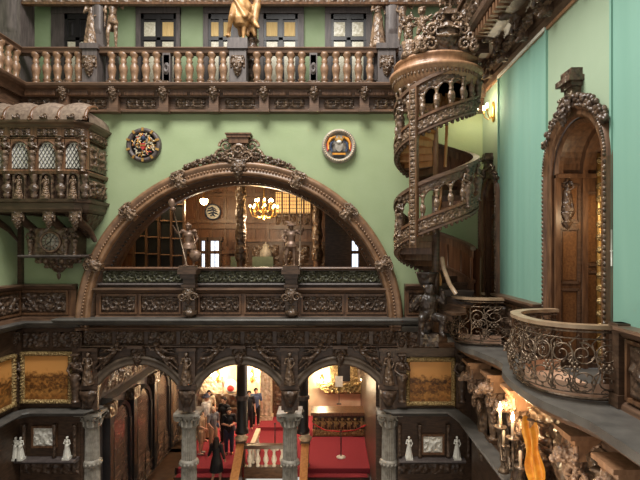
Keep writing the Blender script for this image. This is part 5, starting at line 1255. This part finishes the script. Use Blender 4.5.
# ================================================================== RIGHT WALL
RW = Matrix.Rotation(-pi/2, 4, 'Z')
def portal(Yc, r, lab, crown, figz, deep=.95):
    t = thing('arched_portal', lab, 'portal', (XR, Yc, zs), -pi/2)
    z0 = 6.66-zs
    A = lambda n=24: [pi*i/n for i in range(n+1)]
    m = MB(); pr = [(r-.1,.02),(r-.12,-.06),(r-.05,-.1),(r+.02,-.08),(r+.06,-.14),(r+.12,-.12),(r+.14,-.02),(r+.14,.02)]
    m.arch(pr, 0, 0, 0, pi, 36, True)
    for s in (-1, 1):
        ring = [(s*q, y) for q, y in pr]; v = [(x, y, z) for z in (z0, 0) for x, y in ring]; n = len(ring)
        m.add(v, [(i, i+n, (i+1) % n+n, (i+1) % n) for i in range(n)])
    m.build('architrave', 'mid', t)
    m = MB()
    for i in range(int(40*r)+20): a = pi*(i+.5)/(int(40*r)+20); m.ell(((r+.09)*cos(a), -.13, (r+.09)*sin(a)), (.035,.03,.035), 6, 4)
    z = z0
    while z < 0:
        for s in (-1, 1): m.ell((s*(r+.09), -.13, z), (.035,.03,.045), 6, 4)
        z += .085
    m.build('bead_carving', 'midc', t)
    # niche lining
    rr = r-.12
    m = MB(); v = []; f = []
    path = [(-rr, z0)]+[(-rr*cos(a), rr*sin(a)) for a in A()]+[(rr, z0)]
    for x, z_ in path: v += [(x, 0, z_), (x, deep, z_)]
    m.add(v, [(2*i, 2*i+1, 2*i+3, 2*i+2) for i in range(len(path)-1)], False); m.build('niche_lining', 'mid', t)
    # jamb panels on the far side (local -x)
    for (ya, yb, za, zb3) in ((.12, .48, z0+.2, z0+1.55), (.12, .48, z0+1.7, z0+2.75), (.56, .88, z0+.2, z0+1.9), (.56, .88, z0+2.05, -.35), (.12, .48, z0+2.9, -.2)):
        m = MB(); x = -rr
        m.box(x, x+.03, ya-.03, ya+.02, za, zb3); m.box(x, x+.03, yb-.02, yb+.03, za, zb3); m.box(x, x+.03, ya, yb, za-.03, za+.02); m.box(x, x+.03, ya, yb, zb3-.02, zb3+.03); p_ = m.build('jamb_panel', 'midx', t)
        m = MB(); m.box(x, x+.012, ya+.05, yb-.05, za+.05, zb3-.05); m.build('burl_field', 'burl', p_)
    m = MB(); m.arch([(rr-.02, .0), (rr-.08, .05), (rr-.08, .14), (rr-.02, .16)], 0, 0, 0, pi, 28); m.arch([(rr-.0, .5), (rr-.1, .52), (rr-.1, .62), (rr, .64)], 0, 0, 0, pi, 28)
    for y in (-.02, .52):
        for s in (-1, 1): m.box(min(s*rr, s*(rr-.07)), max(s*rr, s*(rr-.07)), y+.02, y+.12, z0, 0)
    m.box(-rr, -rr+.1, 0, deep, -.06, .02); m.build('inner_rib', 'mid', t)
    # door set at the back
    m = MB(); m.prism([(-rr, z0)]+[(-rr*cos(a), rr*sin(a)) for a in A()]+[(rr, z0)], deep, deep+.1); d = m.build('door_leaf', 'mid', t)
    m = MB()
    for s in (-1, 1):
        for za, zb3 in ((z0+.25, z0+1.2), (z0+1.4, z0+2.5), (z0+2.7, -.2)): m.relief(s*rr*.48-rr*.3, s*rr*.48+rr*.3, za, zb3, deep-.01, strap, .04, .04)
    m.build('door_panel', 'midc', d)
    MB().lathe([(0,0),(.05,0),(.05,.08),(0,.1)], (rr*.1, deep-.06, z0+1.4), 10).build('door_knob', 'brass', d)
    # garland + crown block
    m = MB(); rg = random.Random(9)
    for i in range(int(230*r)):
        a = pi*(.16+.68*rg.random()); q = r+.1+.16*rg.random(); m.ell((q*cos(a), -.06-.08*rg.random(), q*sin(a)), (.06*r**.5, .05, .055), 7, 5)
    m.build('fruit_garland', 'darkc', t)
    m = MB(); k = r**.5; m.box(-.15*k, .15*k, -.16, 0, r+.1, r+.42*k); m.box(-.2*k, .2*k, -.2, 0, r+.42*k, r+.5*k); m.box(-.26*k, .26*k, -.27, 0, r+.5*k, r+.6*k); m.box(-.2*k, .2*k, -.2, 0, r+.6*k, r+.74*k); m.build('crown_block', 'darkc', t)
    link('keystone_mask', T['mask'], 'darkc', t, (0, -.22, r-.3), 0, .55*k)
    return t
portal((Y1a+Y1b)/2-.06, 1.0, 'large arched wooden portal with fruit garland above the near balcony', 1, 0, 1.0)
portal((Y2a+Y2b)/2, .6, 'narrow arched wooden portal in the far corner behind the spiral stair', 1, 0, .85)
for Yc, r, x, z, sc, lab in ((8.71, 1.0, 4.7, 9.75, .72, 'carved figure on a bracket inside the large near portal'), (13.26, .6, 4.72, 9.4, .75, 'carved figure on a bracket inside the narrow far portal')):
    rr = r-.12; f_ = thing('niche_statue', lab, 'statue', (x, Yc+rr-.09, z)); link('figure', T['robed'], 'darkc', f_, (0, 0, 0), -.6, sc); m = MB(); m.lathe([(0,-.36),(.05,-.3),(.1,-.2),(.06,-.16),(.13,-.04),(.13,0),(0,0)], n=12); m.build('bracket', 'midc', f_)
m = MB(); m.box(XR+.0, XR+1.3, Y1a+.1, Y1a+.14, 6.7, zs)
# gilt column & lamp at the near side inside the near portal
t = thing('gilt_column', 'gilded carved strip glinting inside the near edge of the large portal', 'column', (5.3, 9.42, 6.7)); 
MB().lathe([(0,0),(.06,0),(.06,4.2),(0,4.2)], n=10).build('shaft', 'gold', t)
m = MB()
for k in range(16): m.ell((0, -.02, .3+k*.25), (.08,.07,.09), 7, 5)
m.build('gilt_carving', 'agold', t)
t = thing('small_lamp', 'small lit lamp inside the large near portal', 'lamp', (5.02, 8.8, 9.58)); MB().ell((0,0,0), (.035,.035,.045), 8, 6).build('bulb', 'glow', t); MB().cyl((0,0,-.02), (.3,.3,-.12), .012).build('arm', 'brass', t)
l = bpy.data.lights.new('portal_lamp', 'POINT'); l.energy = 25; l.color = (1,.75,.45); l.shadow_soft_size = .06; lo = bpy.data.objects.new('portal_lamp', l); COL.objects.link(lo); lo.location = (4.9, 8.6, 9.7)
# wainscot on the right wall
def rw_wains(ya, yb, lab, n):   # local x = -Y ; from ya(far) to yb(near)
    L_ = ya-yb; t = wains('wall_wainscot', lab, 0, L_, 6.66, zRb-.08, [(L_*i/n+.14, L_*(i+1)/n-.14) for i in range(n)], (XR, ya, 0), -pi/2, .22, 'midx', (foliage,))
    return t
rw_wains(Y2a-.1, Y1b+.1, 'carved wainscot on the right wall between the two balconies', 2)
rw_wains(7.1, 3.4, 'carved wainscot on the right wall nearest the camera', 3)
m = MB(); m.box(XR-.18, XR+.02, 7.1, 7.28, 6.66, zRb+.05); m.box(XR-.21, XR+.02, 7.07, 7.31, 6.66, 6.85); m.box(XR-.21, XR+.02, 7.07, 7.31, zRb-.02, zRb+.05); m.box(XR-.08, XR+.02, 7.28, Y1a, 6.66, zRb); tag(m.build('wainscot_post', 'dark'), 'dark square post where the near balcony grille meets the wainscot', 'post')
# stone ledge with two bulges
led2 = []
def ledge_path():
    P = [(XR-.0, 13.9), (3.3, 13.5), (2.6, 13.2), (2.5, 12.9)]
    for i in range(9): a = pi*.18+pi*.64*i/8; P.append((XR-.85-.4*sin(a), 12.1+.95*cos(a)))
    P += [(3.57, 10.4), (3.57, 9.9)]
    for i in range(15): a = pi*.12+pi*.76*i/14; P.append((XR-.85-.36*sin(a), 8.33+1.4*cos(a)))
    P += [(3.57, 6.6), (3.57, 3.2)]
    return P
P = ledge_path()
m = MB(); n = len(P); z1, z0 = 6.65, 6.52
v = [(x, y, z1) for x, y in P]+[(XR+.9, y, z1) for x, y in P]+[(x, y, z0) for x, y in P]+[(XR+.9, y, z0) for x, y in P]
f = []
for i in range(n-1): f += [(i, i+1, n+i+1, n+i), (2*n+i, 3*n+i, 3*n+i+1, 2*n+i+1), (i, 2*n+i, 2*n+i+1, i+1)]
m.add(v, f); struct(m.build('trim_8', 'slate'))
m = MB()
v = []
pr = [(.03,z0+.02),(.06,z0-.05),(.14,z0-.08),(.2,z0-.16)]
m.sweep([(-o, z) for o, z in pr]+[(-.4, z0-.16), (-.4, z0+.02)], P); struct(m.build('trim_9', 'midx'))
# ---- wrought iron balconies
def balcony(Yc, ry, rx, lab, H=1.13, seed=1, x_c=XR, flip=1):
    t = thing('iron_balcony', lab, 'balcony', (x_c, Yc, 6.66))
    aA, aB = pi*.5, pi*1.5; sq = lambda c_: (1 if c_ > 0 else -1)*abs(c_)**.82        # from +Y side through -X to -Y side
    Lm = pi*(rx+ry)/2
    def S3(s, h, off=0):                         # s 0..Lm , h 0..H
        a = aA+(aB-aA)*s/Lm; bul = .0+.16*sin(pi*min(1, max(0, h/H))**.8)*(1-h/H*.3)-.12*max(0, .25-h/H)*2+off
        return ((rx+bul)*sq(cos(a)), (ry+bul)*sq(sin(a)), h)
    ring = lambda h, off=0, n=48: [S3(Lm*i/n, h, off) for i in range(n+1)]
    # wooden handrail, flat board
    v = []; f = []; n = 48
    for p, q in zip(ring(H, .1), ring(H, -.08)):
        v += [(p[0], p[1], H-.0), (p[0], p[1], H+.06), (q[0], q[1], H+.06), (q[0], q[1], H-.0)]
    for i in range(n):
        for k in range(4): f.append((i*4+k, (i+1)*4+k, (i+1)*4+(k+1) % 4, i*4+(k+1) % 4))
    MB().add(v, f).build('handrail', 'rail', t)
    for h_, r_ in ((H-.05,.022),(.04,.026),(H-.16,.012),(.14,.012)): MB().tube(ring(h_), r_, 6).build('rail_bar', 'iron', t)
    rg = random.Random(seed); m = MB()
    cells = int(Lm/.3)
    for c in range(cells):
        s0 = Lm*(c+.5)/cells
        for r_, (hh, R) in enumerate(((.33, .19), (.72, .17))):
            sg = 1 if (c+r_) % 2 else -1
            m.spiral((s0, hh*H/1.1), R, 1.7, rg.random()*6, sg, .016, 22, lambda a_, b_: S3(a_, b_), 5)
            for q in range(3):
                g = rg.random()*6.28; m.spiral((s0+.17*cos(g), hh+.17*sin(g)), .07, 1.3, g, -sg, .012, 12, lambda a_, b_: S3(a_, min(H-.06, max(.05, b_))), 4)
        m.tube([S3(s0-.18, .14), S3(s0-.1, .5, .02), S3(s0-.18, .9), S3(s0-.06, H-.1)], .013, 5)
    for c in range(cells*7):
        s0 = rg.random()*Lm; h = .1+rg.random()*(H-.25); p = S3(s0, h, .02); g = rg.random()*6.3
        p2 = S3(s0+.06*cos(g), h+.06*sin(g), .035); m.tube([p, [(p[i]+p2[i])/2 for i in range(3)], p2], [.006,.02,.004], 5)
    m.build('scroll_grille', 'iron', t)
    for c in range(9):
        m = MB(); s0 = Lm*(c+.5)/9; p = S3(s0, .55, .05); m.ell(p, .03, 7, 5)
        for k in range(6): g = 2*pi*k/6; q = S3(s0+.06*cos(g), .55+.06*sin(g), .05); m.ell(q, (.026,.026,.026), 6, 4)
        m.build('rosette', 'iron', t)
    # stone floor inside
    v = [(0,0,.03)]+[(p[0], p[1], .03) for p in ring(0, -.06)]; MB().add(v, [(0, i+1, i+2) for i in range(48)]).build('floor_slab', 'peach', t)
    v = []
    for p in ring(.02, -.09): v += [(p[0], p[1], .02), (p[0]*.97, p[1]*.97, .24)]
    MB().add(v, [(2*i, 2*i+1, 2*i+3, 2*i+2) for i in range(48)], True).build('inner_kerb', 'peach', t)
    return t
balcony(8.38, 1.02, 1.09, 'large bulging wrought iron scroll balcony with wooden rail in front of the near portal', 1.13, 2)
balcony(12.35, .72, 1.02, 'smaller wrought iron scroll balcony at the foot of the spiral stair', 1.12, 5, XR-.25)
# wall sconce far right wall
sconce((XR-.0, 13.0, 12.75), 'lit two armed brass sconce on the pale wall by the spiral stair', 2, 45, -pi/2, 'glow', 1.2, (1,.86,.62))
# ---- gallery cornice on the right wall with consoles
cR = [(0,zRt-.02),(.06,zRt),(.12,zRt+.1),(.1,zRt+.18),(.16,zRt+.3),(.22,zRt+.5),(.42,zRt+.58),(.66,zRt+.62),(.72,zRt+.78),(.94,zRt+.84),(1.0,zRt+.94),(1.0,zRt+1.1),(0,zRt+1.1)]
t = thing('right_cornice', 'deep dark carved cornice under the gallery along the right wall', 'cornice', (XR, 0, 0))
MB().sweep(cR, [(0, 13.95), (0, 3)]).build('moulding', 'dark', t)
MQ = Matrix.Rotation(-pi/2, 4, 'Z')
for k in range(11):
    m = MB(MQ.copy()); m.relief(-13.8+k*.98, -13.0+k*.98, zRt+.2, zRt+.5, -.2, strap, .08, .03); m.build('carved_frieze', 'midc', t)
m = MB()
y = 13.8
while y > 3.2: m.box(-.92, -.5, y-.05, y+.05, zRt+.62, zRt+.8); y -= .2
m.build('dentils', 'mid', t)
MB().sweep([(0,zRt-.06),(.04,zRt-.06),(.05,zRt+.0),(0,zRt+.02)], [(0, 13.9), (0, 3)]).build('light_fillet', 'lite', t)
for k, y in enumerate((12.9, 11.75, 10.6, 9.45, 8.3, 7.2)):
    c = thing('gallery_console', ['farthest','second','third','fourth','fifth','nearest'][k]+' scrolled beast console under the right cornice, counting from the spiral stair', 'console', (XR, y, zRt+.1), -pi/2, 'beast consoles under the right cornice')
    link('beast', T['beast'], 'midc' if k % 2 else 'darkc', c, (0, -.15, -.05), 0, .85); m = MB(); m.box(-.16, .16, -.75, 0, .78, .9); m.box(-.14, .14, -.2, 0, .0, .8); m.build('block', 'dark', c)
# things above the cornice (gallery parapet on the right, mostly out of frame)
t = thing('right_parapet', 'dark carved gallery parapet above the right cornice', 'parapet', (XR-.95, 0, zRt+1.1))
MB().box(.1, .3, 3, 13.8, 0, 1.0).build('body', 'dark', t)
for k in range(9): m = MB(MQ.copy()); m.relief(-13.7+k*1.15, -12.7+k*1.15, .1, .8, -.02-.0+.1, scroll, .08, .04); m.build('carved_panel', 'midc', t)
MB().sweep([(0,1.0),(.12,1.0),(.12,1.1),(0,1.1)], [(.15, 13.8), (.15, 3)]).build('handrail', 'midx', t)
t = thing('hanging_statue', 'grey carved figure leaning at the corner of the right gallery by the stair', 'statue', (PX(482, 12), 12.1, PZ(42, 12))); link('figure', T['robed'], 'greyw', t, (0, 0, 0), -.4, 1.25); MB().box(-.16, .16, -.16, .16, -.3, .05).build('plinth', 'dark', t)
# ---- carvings under the stone ledge on the right
for k, (y, x, sc, lab) in enumerate(((12.3, 3.75, 1.0, 'farthest carved beast bracket under the stone ledge'), (11.1, 3.85, 1.05, 'second carved beast bracket under the stone ledge, below the wainscot gap'), (9.9, 3.9, 1.0, 'carved beast bracket under the ledge behind the lit candles'), (7.55, 3.95, 1.05, 'carved beast bracket under the near end of the large iron balcony'), (6.45, 3.95, 1.05, 'nearest carved beast bracket under the ledge at the picture edge'))):
    c = thing('ledge_bracket', lab, 'bracket', (x+.2, y, 6.1-.95), -pi/2)
    link('beast', T['beast'], 'carvl', c, (0, -.12, .05), 0, sc*.8)
    m = MB(); m.box(-.24, .24, -.42, .1, .86, .95); m.relief(-.2, .2, .6, .86, -.36, flute2(14), .05, .02); m.box(-.2, .2, -.34, .1, .6, .86); m.box(-.27, .27, -.5, .1, .95, 1.02); m.build('fluted_capital', 'lite', c)
    m = MB()
    for s in (-1, 1): m.spiral((s*.22, .3), .16, 1.6, 0, s, .045, y=-.3); m.spiral((s*.2, -.1), .13, 1.6, 2, -s, .04, y=-.2)
    m.build('scroll', 'carvl', c)
    m = MB(); m.relief(-.3, .3, -1.6, -.1, -.02, foliage, .12, .04); m.build('backboard', 'midc', c)
wrl = bpy.data.objects['wall_right_lower']
MB().box(3.84, 4.2, 3, 13.0, 0, 4.35).build('lower_plinth', 'dark', wrl)
for k in range(9):
    m = MB(Matrix.Translation((4.1, 12.9-k*1.05, 0)) @ RW); m.relief(.05, .98, 4.6, 6.0, 0, foliage, .14, .035); m.build('carved_panel', 'midc', wrl)
for k, (y, lab) in enumerate(((11.6, 'carved herm figure on the lower right wall, left of the candles'), (8.9, 'carved herm figure on the lower right wall, right of the amber drape'), (7.0, 'carved herm figure between the two nearest ledge brackets'))):
    c = thing('carved_herm', lab, 'statue', (3.95, y, 4.4)); link('figure', T['herm'], 'balc', c, (0, 0, .02), -pi/2+.5, 1.35); MB().box(-.16, .16, -.16, .16, -.12, .05).build('plinth', 'dark', c)
# amber drape
t = thing('amber_banner', 'bright amber cloth hanging beside the lit candles', 'cloth', (3.66, 8.75, 5.9), -pi/4)
v = []; n, m_ = 16, 24
for i in range(n+1):
    for j in range(m_+1):
        u = i/n; w = j/m_; wd = .11+.07*w+.03*sin(w*14); v.append(((u-.5)*2*wd+.25*w, -.1-.05*sin(u*12+w*3)-.05*w, -1.45*w+.1*sin(u*7)))
MB().add(v, [(i*(m_+1)+j, (i+1)*(m_+1)+j, (i+1)*(m_+1)+j+1, i*(m_+1)+j+1) for i in range(n) for j in range(m_)], True).build('cloth', 'amber', t)
MB().cyl((-.2,-.05,.02), (.25,-.05,.02), .025).build('hanging_rod', 'dark', t)
# candelabrum
t = thing('candle_sconce', 'dark wrought candelabrum with two lit candles projecting from the right wall', 'candelabrum', (3.82, 9.35, 4.78), -pi/2)
link('supporting_figure', T['robed'], 'darkc', t, (0, -.12, -.6), 0, 1.3)
m = MB(); m.tube([(0,0,.0),(0,-.2,-.1),(0,-.35,.1),(0,-.35,.4)], .04, 8); m.tube([(0,-.35,.1),(-.26,-.38,.0),(-.3,-.4,.3),(-.3,-.4,.62)], .03, 7); m.tube([(0,-.35,.1),(.16,-.3,.0),(.12,-.3,.3),(.1,-.3,.55)], .03, 7)
for i in range(7): m.spiral((-.1+.1*cos(i), .1+.1*sin(i*2)), .12, 1.4, i, 1, .02, y=-.36)
m.build('branch', 'iron', t)
for x, y, z in ((-.3,-.4,.62), (.1,-.3,.55)):
    MB().lathe([(0,0),(.1,.02),(.13,.06),(.1,.05),(.04,.05),(.04,.1),(0,.1)], (x, y, z), 14).build('drip_pan', 'iron', t)
    c = MB().lathe([(0,.05),(.03,.05),(.03,.36),(0,.37)], (x, y, z), 10).build('candle', 'cream', t)
    MB().lathe([(0,.36),(.035,.41),(.028,.47),(0,.56)], (x, y, z), 8).build('flame', 'flame', c)
    l = bpy.data.lights.new('candle_light', 'POINT'); l.energy = 26; l.color = (1,.74,.45); l.shadow_soft_size = .05; lo = bpy.data.objects.new('candle_light', l); COL.objects.link(lo)
    lo.location = Vector((3.82, 9.35, 4.78))+Matrix.Rotation(-pi/2, 3, 'Z') @ Vector((x, y-.03, z+.6))
for k, (x, y, lab) in enumerate(((3.6, 9.95, 'unlit candle stand left of the lit candles'), (3.55, 8.95, 'dark candle stand right of the lit candles'))):
    t = thing('candle_stand', lab, 'candle stand', (x, y, 4.4+.45)); MB().lathe([(0,-.45),(.12,-.45),(.1,-.4),(.05,-.3),(.08,-.2),(.04,.0),(.1,.08),(.12,.12),(0,.12)], n=14).build('stem', 'iron', t); MB().lathe([(0,.1),(.03,.1),(.03,.4),(0,.42)], n=10).build('candle', 'cream', t)
l = bpy.data.lights.new('bracket_light', 'POINT'); l.energy = 70; l.color = (1,.82,.62); l.shadow_soft_size = .2; lo = bpy.data.objects.new('lower_sconce_light', l); COL.objects.link(lo); lo.location = (2.5, 7.2, 5.2)
# ================================================================== PEOPLE
def person(loc, rz, H, lab, female=False, Jk={}, top='blackcl', low='denim', hair='hairb', dress=False, bag=None, hat=None, long=False, sleeves=.55, shorts=False, extra=None):
    t = thing('person', lab, 'person', loc, rz); J_ = J(**Jk); b, g = human(J_, female)
    me = fuse(b, .0048, 'skin', 2); link('body', me, None, t, (0, 0, 0), 0, H)
    g = {k: V(v) for k, v in J_.items()}
    c = [('c', g['hp'], g['ch'], .078, .086), ('e', tuple(g['ch']), (.112 if not female else .1,.076,.09)), ('c', g['sL'], g['sR'], .045, .045), ('e', tuple(g['hp']+V((0,0,.02))), (.094,.07,.05))]
    for s in 'LR': c.append(('c', g['s'+s], g['s'+s].lerp(g['e'+s], sleeves*1.5 if sleeves < .67 else 1), .042, .036))
    if sleeves > .67:
        for s in 'LR': c.append(('c', g['e'+s], g['e'+s].lerp(g['w'+s], .9), .034, .026))
    if dress:
        c.append(('l', [(0,.1),(.085,.08),(.11,.0),(.14,-.2),(.15,-.24),(0,-.24)], tuple(g['hp'])))
    link('dress' if dress else 'shirt', fuse(c, .008, top, 2), top, t, (0, 0, 0), 0, H)
    if not dress:
        c = [('e', tuple(g['hp']+V((0,0,-.01))), (.093,.07,.065))]
        for s in 'LR':
            c.append(('c', g['h'+s], g['k'+s], .066, .048))
            if not shorts: c.append(('c', g['k'+s], g['a'+s]+V((0,0,.01)), .047, .036))
        link('shorts' if shorts else 'trousers', fuse(c, .008, low, 2), low, t, (0, 0, 0), 0, H)
    h = g['hd']; c = [('e', tuple(h+V((0,.012,.022))), (.058,.064,.06))]
    if long: c += [('c', h+V((0,.05,0)), h+V((0,.06,-.12)), .05, .045), ('c', h+V((-.045,.02,0)), h+V((-.055,.03,-.12)), .025, .022), ('c', h+V((.045,.02,0)), h+V((.055,.03,-.12)), .025, .022)]
    link('hair', fuse(c, .007, hair, 2), hair, t, (0, 0, 0), 0, H)
    if hat: link('hat', fuse([('l', [(0,.07),(.045,.06),(.062,.02),(.1,.0),(.1,-.012),(0,-.01)], tuple(h+V((0,0,.035))))], .007, hat, 1), hat, t, (0, 0, 0), 0, H)
    for s in 'LR':
        a = g['a'+s]; link('shoe', fuse([('c', a+V((0,.018,-.022)), a+V((0,-.07,-.028)), .027, .021)], .006, 'whitecl' if shorts else 'black', 1), None, t, (0, 0, 0), 0, H)
    if bag: link('shoulder_bag', fuse([('e', tuple(g['hR']+V((.06,-.02,.05))), (.035,.06,.06)), ('c', g['hR']+V((.06,-.02,.1)), g['sL']+V((.02,-.05,.02)), .008, .008)], .007, bag, 1), bag, t, (0, 0, 0), 0, H)
    return t
walk = dict(kL=(-.058,-.06,.28), aL=(-.06,-.05,.05), kR=(.058,.0,.275), aR=(.06,.07,.06))
def at(px, Y, z=zL): return (PX(px, Y), Y, z)
person(at(216.5, 16.25, zL-.17*2+.02), pi-.2, 1.6, 'person in a black dress with long dark hair walking on the red steps', True, dict(walk, eR=(.15,-.01,.66), wR=(.22,-.08,.55), eL=(-.14,.0,.65), wL=(-.15,-.06,.52)), 'blackcl', 'blackcl', 'hairb', True, long=True, sleeves=.7)
person(at(229, 17.9), .25, 1.74, 'person in dark T-shirt and jeans looking down at a phone', False, dict(eL=(-.14,-.01,.66), wL=(-.05,-.12,.66), eR=(.14,-.01,.66), wR=(.05,-.12,.66), hd=(0,-.03,.92)), 'blackcl', 'navy', 'hairb', bag='greycl')
person(at(224, 18.9), -.5, 1.8, 'person in black with raised head standing behind the phone user', False, dict(hd=(0,.005,.93)), 'blackcl', 'blackcl', 'hairb')
person(at(213, 18.2), .8, 1.66, 'person with fair hair and grey top carrying bags, mid group', True, dict(eL=(-.14,-.02,.66), wL=(-.1,-.12,.58)), 'greycl', 'tan', 'hairl', bag='denim', long=True)
person(at(206, 19.2), 1.2, 1.82, 'tall person in white shirt at the rear left of the group', False, {}, 'whitecl', 'tan', 'hairb', hat='navy')
person(at(201, 17.9), 1.5, 1.68, 'person in tan clothes half hidden by the grey column', True, dict(eL=(-.14,-.02,.66), wL=(-.1,-.12,.6)), 'tan', 'tan', 'hairb', shorts=True)
person(at(209, 20.2), .2, 1.7, 'person in pale pink top far back beneath the wall relief', True, {}, 'ivory', 'whitecl', 'hairb', long=True, shorts=True)
for px, Y, lab, c in ((249, 20.4, 'person in dark clothes far back right of the black column', 'blackcl'), (256, 20.8, 'person in brown far back beside the cream pilaster', 'denim')): person(at(px, Y), .3, 1.62, lab, False, {}, c, 'blackcl', 'hairb')
m = bpy.data.objects
ph = thing('mobile_phone', 'dark phone held in the hands of the person in jeans', 'phone', (PX(229, 17.9)+.06, 17.9-.24, zL+1.17)); MB().box(-.035, .035, -.005, .005, -.07, .07).build('case', 'black', ph); MB().box(-.03, .03, .005, .007, -.062, .062).build('screen', 'cobalt', ph)
# ================================================================== LIGHT, CAMERA
w = bpy.data.worlds.new('World'); S.world = w; w.use_nodes = True
bg = w.node_tree.nodes['Background']; bg.inputs[0].default_value = (1.0, .95, .89, 1); bg.inputs[1].default_value = .55
def area(loc, rot, sx, sy, e, col=(1,1,1)):
    l = bpy.data.lights.new('skylight', 'AREA'); l.shape = 'RECTANGLE'; l.size = sx; l.size_y = sy; l.energy = e; l.color = col
    o = bpy.data.objects.new('skylight', l); COL.objects.link(o); o.location = loc; o.rotation_euler = rot; return o
area((-2.3, 8.0, 20.5), (-.12, 0, 0), 7, 5, 2700, (1,.97,.92))
cam = bpy.data.cameras.new('camera'); co = bpy.data.objects.new('camera', cam); COL.objects.link(co)
co.location = (0, 0, EYE); co.rotation_euler = (pi/2, 0, 0); cam.sensor_width = 36; cam.lens = 36*FP/640
cam.shift_x = -(CX-320)/640; cam.shift_y = (CY-240)/640; cam.clip_end = 200; S.camera = co
S.view_settings.view_transform = 'Standard'; S.view_settings.look = 'None'; S.view_settings.exposure = .1; S.view_settings.gamma = 1; S.view_settings.use_curve_mapping = False
